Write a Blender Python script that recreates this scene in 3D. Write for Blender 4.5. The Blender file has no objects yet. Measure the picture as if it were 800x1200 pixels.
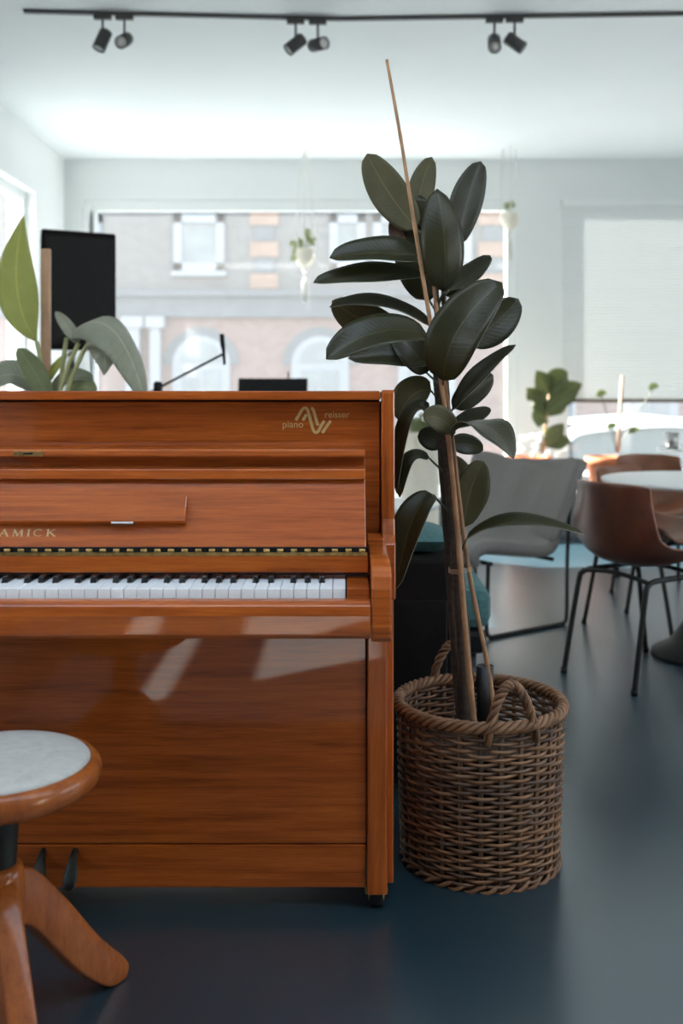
import bpy, bmesh, math, random
from mathutils import Vector, Matrix
random.seed(7)
PI = math.pi
C = bpy.context.scene.collection
EYE = 1.09          # eye height; horizon sits at row 455 of 1200, focal length 1200 px
def P(px, py, Y):
    return Vector(((px-400)/1200*Y, Y, EYE-(py-455)/1200*Y))

# ------------------------------------------------------------------ materials
def newmat(name):
    m = bpy.data.materials.new(name); m.use_nodes = True
    nt = m.node_tree
    b = nt.nodes['Principled BSDF']
    return m, nt, b
def N(nt, t, **kw):
    n = nt.nodes.new(t)
    for k, v in kw.items(): setattr(n, k, v)
    return n
def setin(n, **kw):
    for k, v in kw.items(): n.inputs[k.replace('_', ' ')].default_value = v
def noise_ramp(nt, scale, cols, detail=4, mapscale=(1,1,1), rough=.6, dist=0):
    tc = N(nt, 'ShaderNodeTexCoord'); mp = N(nt, 'ShaderNodeMapping')
    mp.inputs['Scale'].default_value = mapscale
    nz = N(nt, 'ShaderNodeTexNoise'); setin(nz, Scale=scale, Detail=detail, Roughness=rough, Distortion=dist)
    rp = N(nt, 'ShaderNodeValToRGB')
    while len(rp.color_ramp.elements) < len(cols): rp.color_ramp.elements.new(.5)
    for e, (p, c) in zip(rp.color_ramp.elements, cols):
        e.position = p; e.color = (*c, 1)
    nt.links.new(tc.outputs['Object'], mp.inputs['Vector']); nt.links.new(mp.outputs['Vector'], nz.inputs['Vector'])
    nt.links.new(nz.outputs['Fac'], rp.inputs['Fac'])
    return rp, nz
def bump(nt, b, src, strength=.1, dist=.002):
    bp = N(nt, 'ShaderNodeBump'); setin(bp, Strength=strength, Distance=dist)
    nt.links.new(src, bp.inputs['Height']); nt.links.new(bp.outputs['Normal'], b.inputs['Normal'])
def simple(name, col, rough=.5, metal=0, var=.12, scale=30, coat=0, bumpy=0, spec=.5):
    m, nt, b = newmat(name)
    d = tuple(c*(1-var) for c in col); l = tuple(min(1, c*(1+var)) for c in col)
    rp, nz = noise_ramp(nt, scale, [(.3, d), (.7, l)])
    nt.links.new(rp.outputs['Color'], b.inputs['Base Color'])
    setin(b, Roughness=rough, Metallic=metal)
    b.inputs['Coat Weight'].default_value = coat
    b.inputs['Specular IOR Level'].default_value = spec
    if bumpy: bump(nt, b, nz.outputs['Fac'], bumpy)
    return m
def wood(name, mapscale, dark, mid, light, rough=.3, coat=1, scale=3.0, coatrough=.03):
    m, nt, b = newmat(name)
    rp, nz = noise_ramp(nt, scale, [(.28, dark), (.5, mid), (.74, light)], detail=8, mapscale=mapscale, rough=.7, dist=.3)
    fine, nz2 = noise_ramp(nt, scale*5, [(.3, (.72,.7,.68)), (.62, (1,1,1))], detail=5, mapscale=mapscale)
    mx = N(nt, 'ShaderNodeMix', data_type='RGBA', blend_type='MULTIPLY'); mx.inputs['Factor'].default_value = .8
    nt.links.new(rp.outputs['Color'], mx.inputs['A']); nt.links.new(fine.outputs['Color'], mx.inputs['B'])
    nt.links.new(mx.outputs['Result'], b.inputs['Base Color'])
    setin(b, Roughness=.5); b.inputs['Specular IOR Level'].default_value = .15
    b.inputs['Coat Weight'].default_value = coat; b.inputs['Coat Roughness'].default_value = coatrough
    return m
M = {}
WD, WM, WL = (.21,.036,.004), (.41,.088,.010), (.54,.135,.017)
M['wood_h'] = wood('lacquered_mahogany_horizontal', (1.0, 14, 22), WD, WM, WL)
M['wood_v'] = wood('lacquered_mahogany_vertical', (18, 18, 1.0), WD, WM, WL)
M['stool_wood'] = wood('stool_beech', (8, 8, 3), (.20,.045,.009), (.31,.082,.015), (.38,.115,.024), rough=.35, coat=.5, coatrough=.15)
M['white_key'] = simple('ivory_plastic', (.90,.92,.92), .2, var=.02)
M['black'] = simple('black_satin', (.008,.008,.008), .5, var=.2, spec=.2)
M['black_key'] = simple('ebony_plastic', (.014,.013,.013), .25, var=.2)
M['black_metal'] = simple('black_painted_steel', (.012,.011,.010), .45, var=.15, spec=.25)
M['brass'] = simple('aged_brass', (.42,.27,.10), .38, metal=1, var=.35, scale=90)
M['gold'] = simple('gold_lettering', (.55,.36,.14), .5, metal=0, var=.06)
M['steel'] = simple('dull_steel', (.45,.44,.42), .3, metal=1)
M['felt'] = simple('dark_felt', (.03,.012,.01), .9)
M['seat_pad'] = simple('grey_leatherette', (.43,.415,.375), .55, var=.1, scale=60, bumpy=.15)
M['column'] = simple('dark_iron', (.013,.014,.012), .4, spec=.35)
M['grey_fabric'] = simple('grey_wool', (.205,.194,.178), .9, var=.16, scale=220, bumpy=.3)
M['leather'] = simple('brown_leather', (.085,.023,.010), .33, var=.35, scale=9, bumpy=.05)
M['leather_in'] = simple('tan_leather_inside', (.20,.072,.032), .42, var=.25, scale=9, bumpy=.05)
M['teal'] = simple('teal_velvet', (.055,.14,.14), .85, var=.2, scale=80, bumpy=.2)
M['cab'] = simple('black_tolex', (.008,.006,.006), .8, var=.3, scale=200, bumpy=.3, spec=.2)
M['white_paint'] = simple('white_paint', (.80,.82,.81), .6, var=.02, scale=4)
M['wall'] = simple('white_wall_paint', (.78,.80,.79), .8, var=.015, scale=3)
M['dark_wall'] = simple('dark_low_bounce_paint', (.035,.042,.042), .8, var=.05, scale=3)  # unseen wall kept dark so little light bounces onto the piano's lower front
M['ledge'] = simple('grey_blue_ledge_paint', (.13,.15,.16), .6, var=.05, scale=3)
M['rug'] = simple('bounce_rug_weave', (.21,.205,.20), .95, var=.1, scale=90)  # pale so sun patches on the added rug reflect brightly
M['ceiling'] = simple('white_ceiling_paint', (.84,.87,.87), .85, var=.012, scale=2)
M['table_top'] = simple('white_laminate', (.70,.71,.69), .3, var=.03, scale=5)
M['terracotta'] = simple('terracotta', (.46,.135,.05), .8, var=.18, scale=14, bumpy=.1)
M['soil'] = simple('soil', (.03,.02,.013), .95, var=.5, scale=60, bumpy=.8)
M['pot_black'] = simple('black_nursery_pot', (.014,.013,.013), .5)
M['cream'] = simple('cream_ceramic', (.78,.72,.60), .5, var=.04)
M['bark'] = simple('stem_bark', (.045,.032,.022), .8, var=.5, scale=70, bumpy=.4)
M['petiole'] = simple('petiole_green', (.05,.06,.025), .5, var=.3)
M['bamboo'] = simple('bamboo', (.36,.19,.09), .55, var=.28, scale=24)
M['stake'] = simple('pale_wood_stake', (.50,.31,.19), .7, var=.12, scale=18)
M['blossom'] = simple('white_petals', (.85,.86,.82), .7, var=.03)
M['lens'] = simple('lamp_lens', (.62,.63,.60), .2, var=.03)
M['spot'] = simple('spot_housing', (.05,.048,.047), .45)
M['car'] = simple('white_car_paint', (.80,.82,.83), .3, var=.02, coat=.5)
M['car_glass'] = simple('car_glass', (.04,.06,.07), .2, spec=.25)
M['tyre'] = simple('tyre_rubber', (.02,.02,.02), .8)
M['asphalt'] = simple('asphalt', (.24,.25,.25), .9, var=.15, scale=6)
M['rope'] = simple('cotton_cord', (.75,.74,.70), .9, var=.05)
M['fac_white'] = simple('white_window_frames', (.215,.23,.24), .6, var=.03)
M['fac_glass'] = simple('facade_glass', (.15,.17,.17), .3, var=.2, scale=1.5)
M['fac_stone'] = simple('grey_stone', (.10,.11,.115), .85, var=.1, scale=3)
M['fac_quoin'] = simple('orange_quoin', (.23,.155,.115), .85, var=.15, scale=2)
M['shade_bar'] = simple('brown_bar', (.12,.085,.06), .6)

def leafmat(name, dark, light, rough, trans, tcol, ribs=.12):
    m, nt, b = newmat(name)
    tc = N(nt, 'ShaderNodeTexCoord'); uv = tc.outputs['UV']
    sep = N(nt, 'ShaderNodeSeparateXYZ'); nt.links.new(uv, sep.inputs[0])
    # feathered side ribs: stripes running from midrib to edge
    ab = N(nt, 'ShaderNodeMath', operation='ABSOLUTE'); nt.links.new(sep.outputs['X'], ab.inputs[0])
    mu = N(nt, 'ShaderNodeMath', operation='MULTIPLY_ADD'); mu.inputs[1].default_value = -.16
    nt.links.new(ab.outputs[0], mu.inputs[0]); nt.links.new(sep.outputs['Y'], mu.inputs[2])
    sc = N(nt, 'ShaderNodeMath', operation='MULTIPLY'); sc.inputs[1].default_value = 105
    nt.links.new(mu.outputs[0], sc.inputs[0])
    si = N(nt, 'ShaderNodeMath', operation='SINE'); nt.links.new(sc.outputs[0], si.inputs[0])
    rp, nz = noise_ramp(nt, 14, [(.3, dark), (.72, light)])
    # midrib lighter
    mr = N(nt, 'ShaderNodeMapRange'); mr.inputs['From Min'].default_value = .0; mr.inputs['From Max'].default_value = .05
    mr.inputs['To Min'].default_value = .75; mr.inputs['To Max'].default_value = 0
    nt.links.new(ab.outputs[0], mr.inputs['Value'])
    mx = N(nt, 'ShaderNodeMix', data_type='RGBA')
    nt.links.new(mr.outputs['Result'], mx.inputs['Factor']); nt.links.new(rp.outputs['Color'], mx.inputs['A'])
    mx.inputs['B'].default_value = (light[0]*2+.02, light[1]*1.7+.02, light[2]*1.6+.01, 1)
    nt.links.new(mx.outputs['Result'], b.inputs['Base Color'])
    setin(b, Roughness=rough); b.inputs['Specular IOR Level'].default_value = .32
    bp = N(nt, 'ShaderNodeBump'); setin(bp, Strength=ribs, Distance=.003)
    nt.links.new(si.outputs[0], bp.inputs['Height']); nt.links.new(bp.outputs['Normal'], b.inputs['Normal'])
    tr = N(nt, 'ShaderNodeBsdfTranslucent'); tr.inputs['Color'].default_value = (*tcol, 1)
    ms = N(nt, 'ShaderNodeMixShader'); ms.inputs['Fac'].default_value = trans
    out = nt.nodes['Material Output']
    nt.links.new(b.outputs[0], ms.inputs[1]); nt.links.new(tr.outputs[0], ms.inputs[2]); nt.links.new(ms.outputs[0], out.inputs['Surface'])
    return m
M['leaf_top'] = leafmat('rubber_leaf_upper', (.021,.021,.008), (.036,.035,.013), .36, .03, (.05,.07,.02), .04)
M['leaf_under'] = leafmat('rubber_leaf_under', (.060,.054,.022), (.095,.085,.034), .5, .10, (.10,.11,.03), .03)
M['leaf_red'] = leafmat('rubber_leaf_bronze', (.07,.035,.022), (.11,.055,.034), .5, .1, (.12,.06,.03))
M['leaf_edge'] = simple('leaf_edge', (.22,.23,.17), .5)
M['lush_top'] = leafmat('lush_leaf_upper', (.22,.25,.13), (.31,.35,.19), .45, .35, (.36,.42,.18), .3)
M['fig'] = leafmat('pale_fig_leaf', (.13,.15,.06), (.20,.22,.10), .5, .2, (.26,.29,.12), .1)
M['lush_grey_sheen'] = leafmat('lush_leaf_grey_sheen', (.34,.36,.27), (.46,.48,.38), .35, .3, (.36,.40,.22), .5)  # grey-green leaf, lightened to carry its sheen in the colour
M['lush_backlit'] = leafmat('lush_leaf_backlit', (.42,.46,.14), (.54,.56,.20), .5, .45, (.55,.58,.18), .3)  # glow of light from behind put into the leaf colour

# window glass: clear pane mixed with milky haze that stands in for flare and glow
def glassmat(name, haze, tint=(.97,.98,.98)):
    m = bpy.data.materials.new(name); m.use_nodes = True; nt = m.node_tree
    nt.nodes.remove(nt.nodes['Principled BSDF']); out = nt.nodes['Material Output']
    t = N(nt, 'ShaderNodeBsdfTransparent'); t.inputs['Color'].default_value = (*tint, 1)
    d = N(nt, 'ShaderNodeBsdfTranslucent'); d.inputs['Color'].default_value = (.92,.95,.95,1)
    g = N(nt, 'ShaderNodeBsdfGlossy'); g.inputs['Roughness'].default_value = .02
    m1 = N(nt, 'ShaderNodeMixShader'); m1.inputs['Fac'].default_value = haze
    m2 = N(nt, 'ShaderNodeMixShader'); m2.inputs['Fac'].default_value = .03
    nt.links.new(t.outputs[0], m1.inputs[1]); nt.links.new(d.outputs[0], m1.inputs[2])
    nt.links.new(m1.outputs[0], m2.inputs[1]); nt.links.new(g.outputs[0], m2.inputs[2])
    nt.links.new(m2.outputs[0], out.inputs['Surface'])
    return m
M['glass'] = glassmat('hazed_window_glass', .03, (.80,.82,.82))  # haze paints glare over the street, tint dims it
M['clear'] = glassmat('clean_window_glass', .01)
def blindmat():
    m, nt, b = newmat('translucent_blind')
    setin(b, Roughness=.8); b.inputs['Base Color'].default_value = (.74,.76,.75,1)
    tr = N(nt, 'ShaderNodeBsdfTranslucent'); tr.inputs['Color'].default_value = (.8,.83,.82,1)
    ms = N(nt, 'ShaderNodeMixShader'); ms.inputs['Fac'].default_value = .03
    nt.links.new(b.outputs[0], ms.inputs[1]); nt.links.new(tr.outputs[0], ms.inputs[2])
    nt.links.new(ms.outputs[0], nt.nodes['Material Output'].inputs['Surface'])
    return m
M['blind'] = blindmat()
def floormat():
    m, nt, b = newmat('blue_grey_resin_floor')
    rp, nz = noise_ramp(nt, 2.2, [(.3, (.009,.030,.042)), (.7, (.014,.038,.053))], detail=8)
    nt.links.new(rp.outputs['Color'], b.inputs['Base Color'])
    setin(b, Roughness=.29)
    b.inputs['IOR'].default_value = 1.95; b.inputs['Specular IOR Level'].default_value = .7
    return m
M['floor'] = floormat()
def brickmat(name, a, b_, mortar, sx):
    m, nt, b = newmat(name)
    tc = N(nt, 'ShaderNodeTexCoord'); mp = N(nt, 'ShaderNodeMapping'); mp.inputs['Rotation'].default_value = (PI/2, 0, 0)
    br = N(nt, 'ShaderNodeTexBrick'); setin(br, Scale=sx)
    br.inputs['Color1'].default_value = (*a, 1); br.inputs['Color2'].default_value = (*b_, 1); br.inputs['Mortar'].default_value = (*mortar, 1)
    br.inputs['Mortar Size'].default_value = .012
    nt.links.new(tc.outputs['Object'], mp.inputs['Vector']); nt.links.new(mp.outputs[0], br.inputs['Vector'])
    nt.links.new(br.outputs['Color'], b.inputs['Base Color']); setin(b, Roughness=.9)
    return m
M['brick_grey'] = brickmat('grey_brick', (.115,.112,.106), (.136,.131,.123), (.145,.142,.139), 3)
M['brick_pink'] = brickmat('pink_brick', (.175,.112,.093), (.20,.138,.12), (.18,.17,.165), 3)
def wickermat():
    m, nt, b = newmat('brown_willow')
    at = N(nt, 'ShaderNodeAttribute', attribute_name='rod')
    rp, nz = noise_ramp(nt, 40, [(.25, (.6,.6,.6)), (.75, (1.15,1.12,1.1))])
    mx = N(nt, 'ShaderNodeMix', data_type='RGBA', blend_type='MULTIPLY'); mx.inputs['Factor'].default_value = 1
    nt.links.new(at.outputs['Color'], mx.inputs['A']); nt.links.new(rp.outputs['Color'], mx.inputs['B'])
    nt.links.new(mx.outputs['Result'], b.inputs['Base Color']); setin(b, Roughness=.55)
    return m
M['wicker'] = wickermat()

# ------------------------------------------------------------------ mesh helpers
class MB:
    def __init__(s): s.v = []; s.f = []; s.c = []; s.uv = {}; s.mi = []; s.smooth = []
    def _add(s, vs, fs, smooth=False, mi=0, col=(1,1,1)):
        o = len(s.v); s.v += [tuple(v) for v in vs]
        for f in fs:
            s.f.append([i+o for i in f]); s.smooth.append(smooth); s.mi.append(mi); s.c.append(col)
        return s
    def box(s, x0, x1, y0, y1, z0, z1, mat=None, mi=0):
        vs = [Vector((x, y, z)) for x in (x0, x1) for y in (y0, y1) for z in (z0, z1)]
        if mat is not None: vs = [mat @ v for v in vs]
        return s._add(vs, [(0,1,3,2), (4,6,7,5), (0,4,5,1), (2,3,7,6), (0,2,6,4), (1,5,7,3)], mi=mi)
    def extr_x(s, prof, x0, x1):      # profile in (y, z), extruded along x
        n = len(prof)
        vs = [(x0, y, z) for y, z in prof] + [(x1, y, z) for y, z in prof]
        fs = [(i, (i+1) % n, n+(i+1) % n, n+i) for i in range(n)] + [tuple(range(n-1, -1, -1)), tuple(range(n, 2*n))]
        return s._add(vs, fs)
    def extr(s, prof, a, b, o, ax, ay):   # generic: 2-D profile in ax/ay plane from offset a to b (vectors)
        n = len(prof)
        pts = [Vector(o)+Vector(ax)*p+Vector(ay)*q for p, q in prof]
        vs = [p+Vector(a) for p in pts] + [p+Vector(b) for p in pts]
        fs = [(i, (i+1) % n, n+(i+1) % n, n+i) for i in range(n)] + [tuple(range(n-1, -1, -1)), tuple(range(n, 2*n))]
        return s._add(vs, fs)
    def tube(s, pts, r, seg=8, closed=False, col=(1,1,1), mi=0, cap=True):
        pts = [Vector(p) for p in pts]; n = len(pts)
        rs = r if isinstance(r, (list, tuple)) else [r]*n
        vs = []; up = None
        for i, p in enumerate(pts):
            if closed: t = pts[(i+1) % n]-pts[i-1]
            else: t = pts[min(i+1, n-1)]-pts[max(i-1, 0)]
            t.normalize()
            if up is None:
                a = Vector((0,0,1)) if abs(t.z) < .9 else Vector((1,0,0))
                up = (a-t*a.dot(t)).normalized()
            else:
                up = (up-t*up.dot(t))
                up = up.normalized() if up.length > 1e-6 else Vector((1,0,0))
            sd = t.cross(up)
            for k in range(seg):
                an = 2*PI*k/seg
                vs.append(p+(up*math.cos(an)+sd*math.sin(an))*rs[i])
        fs = []
        for i in range(n if closed else n-1):
            j = (i+1) % n
            for k in range(seg):
                l = (k+1) % seg
                fs.append((i*seg+k, i*seg+l, j*seg+l, j*seg+k))
        if not closed and cap:
            fs.append(tuple(range(seg-1, -1, -1))); fs.append(tuple((n-1)*seg+k for k in range(seg)))
        return s._add(vs, fs, True, mi, col)
    def lathe(s, prof, c=(0,0,0), seg=40, mat=None, cap=True, mi=0):   # prof: (r, z) list
        vs = []; n = len(prof)
        for r, z in prof:
            for k in range(seg):
                a = 2*PI*k/seg
                v = Vector((r*math.cos(a), r*math.sin(a), z))
                if mat is not None: v = mat @ v
                vs.append(v+Vector(c))
        fs = []
        for i in range(n-1):
            for k in range(seg):
                l = (k+1) % seg
                fs.append((i*seg+k, i*seg+l, (i+1)*seg+l, (i+1)*seg+k))
        if cap:
            fs.append(tuple(range(seg-1, -1, -1))); fs.append(tuple((n-1)*seg+k for k in range(seg)))
        return s._add(vs, fs, True, mi)
    def grid(s, fn, nu, nv, mi=0, uv=None):   # fn(i/nu, j/nv)
        vs = [fn(i/nu, j/nv) for j in range(nv+1) for i in range(nu+1)]
        o = len(s.v)
        fs = [(j*(nu+1)+i, j*(nu+1)+i+1, (j+1)*(nu+1)+i+1, (j+1)*(nu+1)+i) for j in range(nv) for i in range(nu)]
        if uv:
            for j in range(nv+1):
                for i in range(nu+1): s.uv[o+j*(nu+1)+i] = uv(i/nu, j/nv)
        return s._add(vs, fs, True, mi)
    def build(s, name, mat, parent=None, bevel=0, sub=0, solid=None, auto=True, color=False):
        me = bpy.data.meshes.new(name)
        me.from_pydata(s.v, [], s.f)
        mats = mat if isinstance(mat, (list, tuple)) else [mat]
        for m in mats: me.materials.append(m)
        for p, sm, mi in zip(me.polygons, s.smooth, s.mi):
            p.use_smooth = sm; p.material_index = mi
        if color:
            at = me.color_attributes.new('rod', 'FLOAT_COLOR', 'CORNER')
            for p, c in zip(me.polygons, s.c):
                for li in p.loop_indices: at.data[li].color = (*c, 1)
        if s.uv:
            ul = me.uv_layers.new(name='leaf')
            for l in me.loops: ul.data[l.index].uv = s.uv.get(l.vertex_index, (0,0))
        bm = bmesh.new(); bm.from_mesh(me)
        if not s.uv and not color: bmesh.ops.recalc_face_normals(bm, faces=bm.faces)
        bm.to_mesh(me); bm.free()
        o = bpy.data.objects.new(name, me); C.objects.link(o)
        if parent: o.parent = parent
        if solid:
            md = o.modifiers.new('Solidify', 'SOLIDIFY'); md.thickness = solid[0]; md.offset = solid[1]
            if len(solid) > 2: md.material_offset = solid[2]; md.material_offset_rim = solid[3]
        if bevel:
            md = o.modifiers.new('Bevel', 'BEVEL'); md.width = bevel; md.segments = 2; md.limit_method = 'ANGLE'
        if sub:
            md = o.modifiers.new('Subsurf', 'SUBSURF'); md.levels = sub; md.render_levels = sub
        return o
def tag(o, label, cat, group=None):
    o['label'] = label; o['category'] = cat
    if group: o['group'] = group
    return o
def thing(name, label, cat, loc=(0,0,0), rz=0, group=None):
    o = bpy.data.objects.new(name, None); C.objects.link(o)
    o.location = loc; o.rotation_euler = (0, 0, rz); o.empty_display_size = .1
    return tag(o, label, cat, group)
def struct(o): o['kind'] = 'structure'; return o
def copy_thing(o, loc, rz, label, group=None, scale=None):
    def rec(a, par):
        c = a.copy(); C.objects.link(c)
        if par: c.parent = par
        for ch in a.children: rec(ch, c)
        return c
    r = rec(o, None); r.location = loc; r.rotation_euler = (0, 0, rz); r['label'] = label
    if group: r['group'] = group
    if scale: r.scale = (scale,)*3
    return r
def bez(a, b, c, n):
    a, b, c = Vector(a), Vector(b), Vector(c)
    return [a*(1-t)**2+b*2*t*(1-t)+c*t*t for t in [i/n for i in range(n+1)]]
def catmull(pts, n=8):
    pts = [Vector(p) for p in pts]; q = [pts[0]*2-pts[1]]+pts+[pts[-1]*2-pts[-2]]; out = []
    for i in range(1, len(q)-2):
        for k in range(n):
            t = k/n; p0, p1, p2, p3 = q[i-1:i+3]
            out.append(.5*((2*p1)+(p2-p0)*t+(2*p0-5*p1+4*p2-p3)*t*t+(3*p1-p0-3*p2+p3)*t**3))
    out.append(pts[-1]); return out

# ------------------------------------------------------------------ the room
XL, XR, YF, YB, H = -2.3, 5.2, -3.4, 8.5, 2.99
T = .22
def wall_cells(u0, u1, z0, z1, holes):
    us = sorted({u0, u1, *[h[0] for h in holes], *[h[1] for h in holes]})
    zs = sorted({z0, z1, *[h[2] for h in holes], *[h[3] for h in holes]})
    for a, b in zip(us, us[1:]):
        run = None
        for c, d in zip(zs, zs[1:]):
            um, zm = (a+b)/2, (c+d)/2
            if any(h[0] < um < h[1] and h[2] < zm < h[3] for h in holes):
                if run: yield (a, b, *run); run = None
            else: run = (run[0], d) if run else (c, d)
        if run: yield (a, b, *run)
fl = MB(); fl.box(XL-T, XR+T, YF-T, YB+T, -.1, 0); struct(fl.build('floor', M['floor']))
ce = MB(); SK = (-2.25, 3.3, .27, 1.5)  # opening for an added skylight, out of view above the piano
for a, b, c, d in wall_cells(XL-T, XR+T, YF-T, YB+T, [SK]): ce.box(a, b, c, d, H, H+.15)
struct(ce.build('ceiling', M['ceiling']))
px_b = lambda px: (px-400)/1200*YB
z_b = lambda py: EYE-(py-455)/1200*YB
WIN_TOP = z_b(234)
W1 = (px_b(96), px_b(606), .30, WIN_TOP)
W2 = (px_b(657), px_b(657)+2.9, .30, WIN_TOP)
m = MB()
for a, b, c, d in wall_cells(XL-T, XR+T, 0, H, [W1, W2]): m.box(a, b, YB, YB+.10, c, d)
struct(m.build('wall_back', M['wall']))
LW = [(.55, 2.07, 1.26, 2.12), (6.7, 7.72, .5, 2.56)]  # first opening is added, sized to cast sun patches before the piano
m = MB()
for a, b, c, d in wall_cells(YF, YB, 0, H, LW): m.box(XL-T, XL, a, b, c, d)
struct(m.build('wall_left', M['wall']))
ADDED_RW = [(1.2, 4.4, .9, 2.75)]  # added opening, out of view, for light from the right
m = MB()
for a, b, c, d in wall_cells(YF, YB, 0, H, ADDED_RW): m.box(XR, XR+T, a, b, c, d)
struct(m.build('wall_right', M['wall']))
FW = []
ADDED_SKYL = (-2.25, 3.3, .27, 1.5)
m = MB()
for a, b, c, d in wall_cells(XL-T, XR+T, 0, H, FW): m.box(a, b, YF-T, YF, c, d)
struct(m.build('wall_front', M['dark_wall']))
WINN = [0]
def window(axis, u0, u1, z0, z1, at, mullions=(), transoms=(), fr=.07, glass='glass', dep=.07):
    WINN[0] += 1
    root = bpy.data.objects.new(f'window_{WINN[0]}', None); C.objects.link(root); struct(root)
    f = MB(); g = MB()
    def bx(mb, a, b, c, d, y0, y1):
        if axis == 'y': mb.box(a, b, y0, y1, c, d)
        elif axis == 'z': mb.box(a, b, c, d, y0, y1)
        else: mb.box(y0, y1, a, b, c, d)
    y0, y1 = at-dep/2, at+dep/2
    bx(f, u0, u0+fr, z0, z1, y0, y1); bx(f, u1-fr, u1, z0, z1, y0, y1)
    bx(f, u0+fr, u1-fr, z0, z0+fr, y0, y1); bx(f, u0+fr, u1-fr, z1-fr, z1, y0, y1)
    for mu in mullions: bx(f, mu-.03, mu+.03, z0+fr, z1-fr, y0, y1)
    for a, b in transoms: bx(f, u0+fr, u1-fr, a, b, y0, y1)
    f.build('window_frame', M['white_paint'], root, bevel=.006)
    if axis == 'y': g._add([(u0, at, z0), (u1, at, z0), (u1, at, z1), (u0, at, z1)], [(0,1,2,3)])
    elif axis == 'z': g._add([(u0, z0, at), (u1, z0, at), (u1, z1, at), (u0, z1, at)], [(0,1,2,3)])
    else: g._add([(at, u0, z0), (at, u1, z0), (at, u1, z1), (at, u0, z1)], [(0,1,2,3)])
    g.build('window_pane', M[glass], root)
    ld = bpy.data.lights.new('sky_portal', 'AREA'); ld.shape = 'RECTANGLE'; ld.size = u1-u0; ld.size_y = z1-z0
    ld.cycles.is_portal = True
    lo = bpy.data.objects.new('sky_portal', ld); C.objects.link(lo)
    n = {'up': (0,0,-1), 'back': (0,-1,0), 'left': (1,0,0), 'right': (-1,0,0), 'front': (0,1,0)}[
        'up' if axis == 'z' else 'back' if axis == 'y' and at > 0 else 'front' if axis == 'y' else 'left' if at < 0 else 'right']
    lo.location = ((u0+u1)/2, (z0+z1)/2, at) if axis == 'z' else ((u0+u1)/2, at, (z0+z1)/2) if axis == 'y' else (at, (u0+u1)/2, (z0+z1)/2)
    lo.rotation_euler = Vector(n).to_track_quat('-Z', 'Z').to_euler()
    return root
window('y', *W1, YB+.055, mullions=(px_b(101)+.05,), fr=.09)
window('y', *W2, YB+.055, mullions=(W2[0]+1.45,), fr=.07)
window('x', *LW[0], XL-.11, transoms=((1.45, 1.63),), glass='clear', fr=.01)  # added window, its panes shape the sun patches
window('x', *LW[1], XL-.11, glass='glass')
window('x', *ADDED_RW[0], XR+.11, mullions=(2.8,), glass='clear')  # added window for side light
window('z', *ADDED_SKYL, H+.10, glass='clear')  # added skylight, lights keys and upper front from above
# deep white display ledge under the shop windows
m = MB(); m.box(XL, XR, 7.45, YB, 0, .26); m.box(XL, XR, 7.42, YB, .26, .30)
struct(m.build('trim_1', M['ledge'], bevel=.004))
# baseboards
m = MB(); m.box(XL, XL+.015, YF, 7.42, 0, .08); struct(m.build('baseboard_left', M['white_paint']))

# blind in the right-hand window
bl = thing('window_blind', 'white translucent pleated blind half lowered over the right shop window', 'blind', (0,0,0))
x0, x1 = W2[0]+.01, W2[1]-.01
zt, zbm = WIN_TOP-.05, z_b(470)
m = MB(); ns = 124      # pleated cloth: narrow horizontal folds
m.grid(lambda u, v: Vector((x0+(x1-x0)*u, YB-.004+(.005 if round(v*ns) % 2 else -.005), zbm+(zt-zbm)*v)), 6, ns)
m.smooth = [False]*len(m.smooth)
m.build('pleated_cloth', M['blind'], bl)
m = MB(); m.box(x0, x1, YB-.03, YB+.02, zt, zt+.05); m.build('head_rail', M['white_paint'], bl, bevel=.004)
m = MB(); m.box(x0, x1, YB-.018, YB+.008, zbm-.012, zbm+.016); m.build('bottom_rail', M['shade_bar'], bl, bevel=.003)

# ------------------------------------------------------------------ the street
m = MB(); m.box(-30, 40, YB+.12, 34, -.95, -.75); struct(m.build('ground', M['asphalt']))
YS = 20.0
fx = lambda px: (px-400)/60
fz = lambda py: EYE+(455-py)/60
bd = thing('brick_building', 'pale brick town house across the street with arched ground floor windows', 'building', (0,YS,-.75))
def bpart(mb, name, mat, parent=bd, **k):
    mb.v = [(x, y-YS, z+.75) for x, y, z in mb.v]
    o = mb.build(name, mat, None, **k); o.parent = parent
    return o
ZB0, ZB1 = fz(372), fz(342)
m = MB(); m.box(-12, 22, YS, YS+3, ZB1, 8.4); bpart(m, 'upper_wall', M['brick_grey'])
m = MB(); m.box(-12, 22, YS, YS+3, -.75, ZB0); bpart(m, 'ground_floor_wall', M['brick_pink'])
m = MB(); m.box(-12, 22, YS-.12, YS+2.9, ZB0, ZB1); m.box(-12, 22, YS-.22, YS+2, ZB1-.1, ZB1+.03); bpart(m, 'belt_course', M['fac_stone'])
m = MB(); m.box(-12.2, 22.2, YS-.3, YS+3.2, 8.4, 8.75); bpart(m, 'cornice', M['fac_stone'])
def quoins(a, b):
    i = 0; z = ZB1+.06
    while z < 8.2:
        q = MB(); q.box(a+(.08 if i % 2 else 0), b-(.08 if i % 2 else 0), YS-.05, YS+.3, z, z+.29)
        bpart(q, 'quoin', M['fac_quoin' if i % 2 == 0 else 'fac_stone']); z += .31; i += 1
quoins(fx(293), fx(326)); quoins(fx(560), fx(592))
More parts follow.
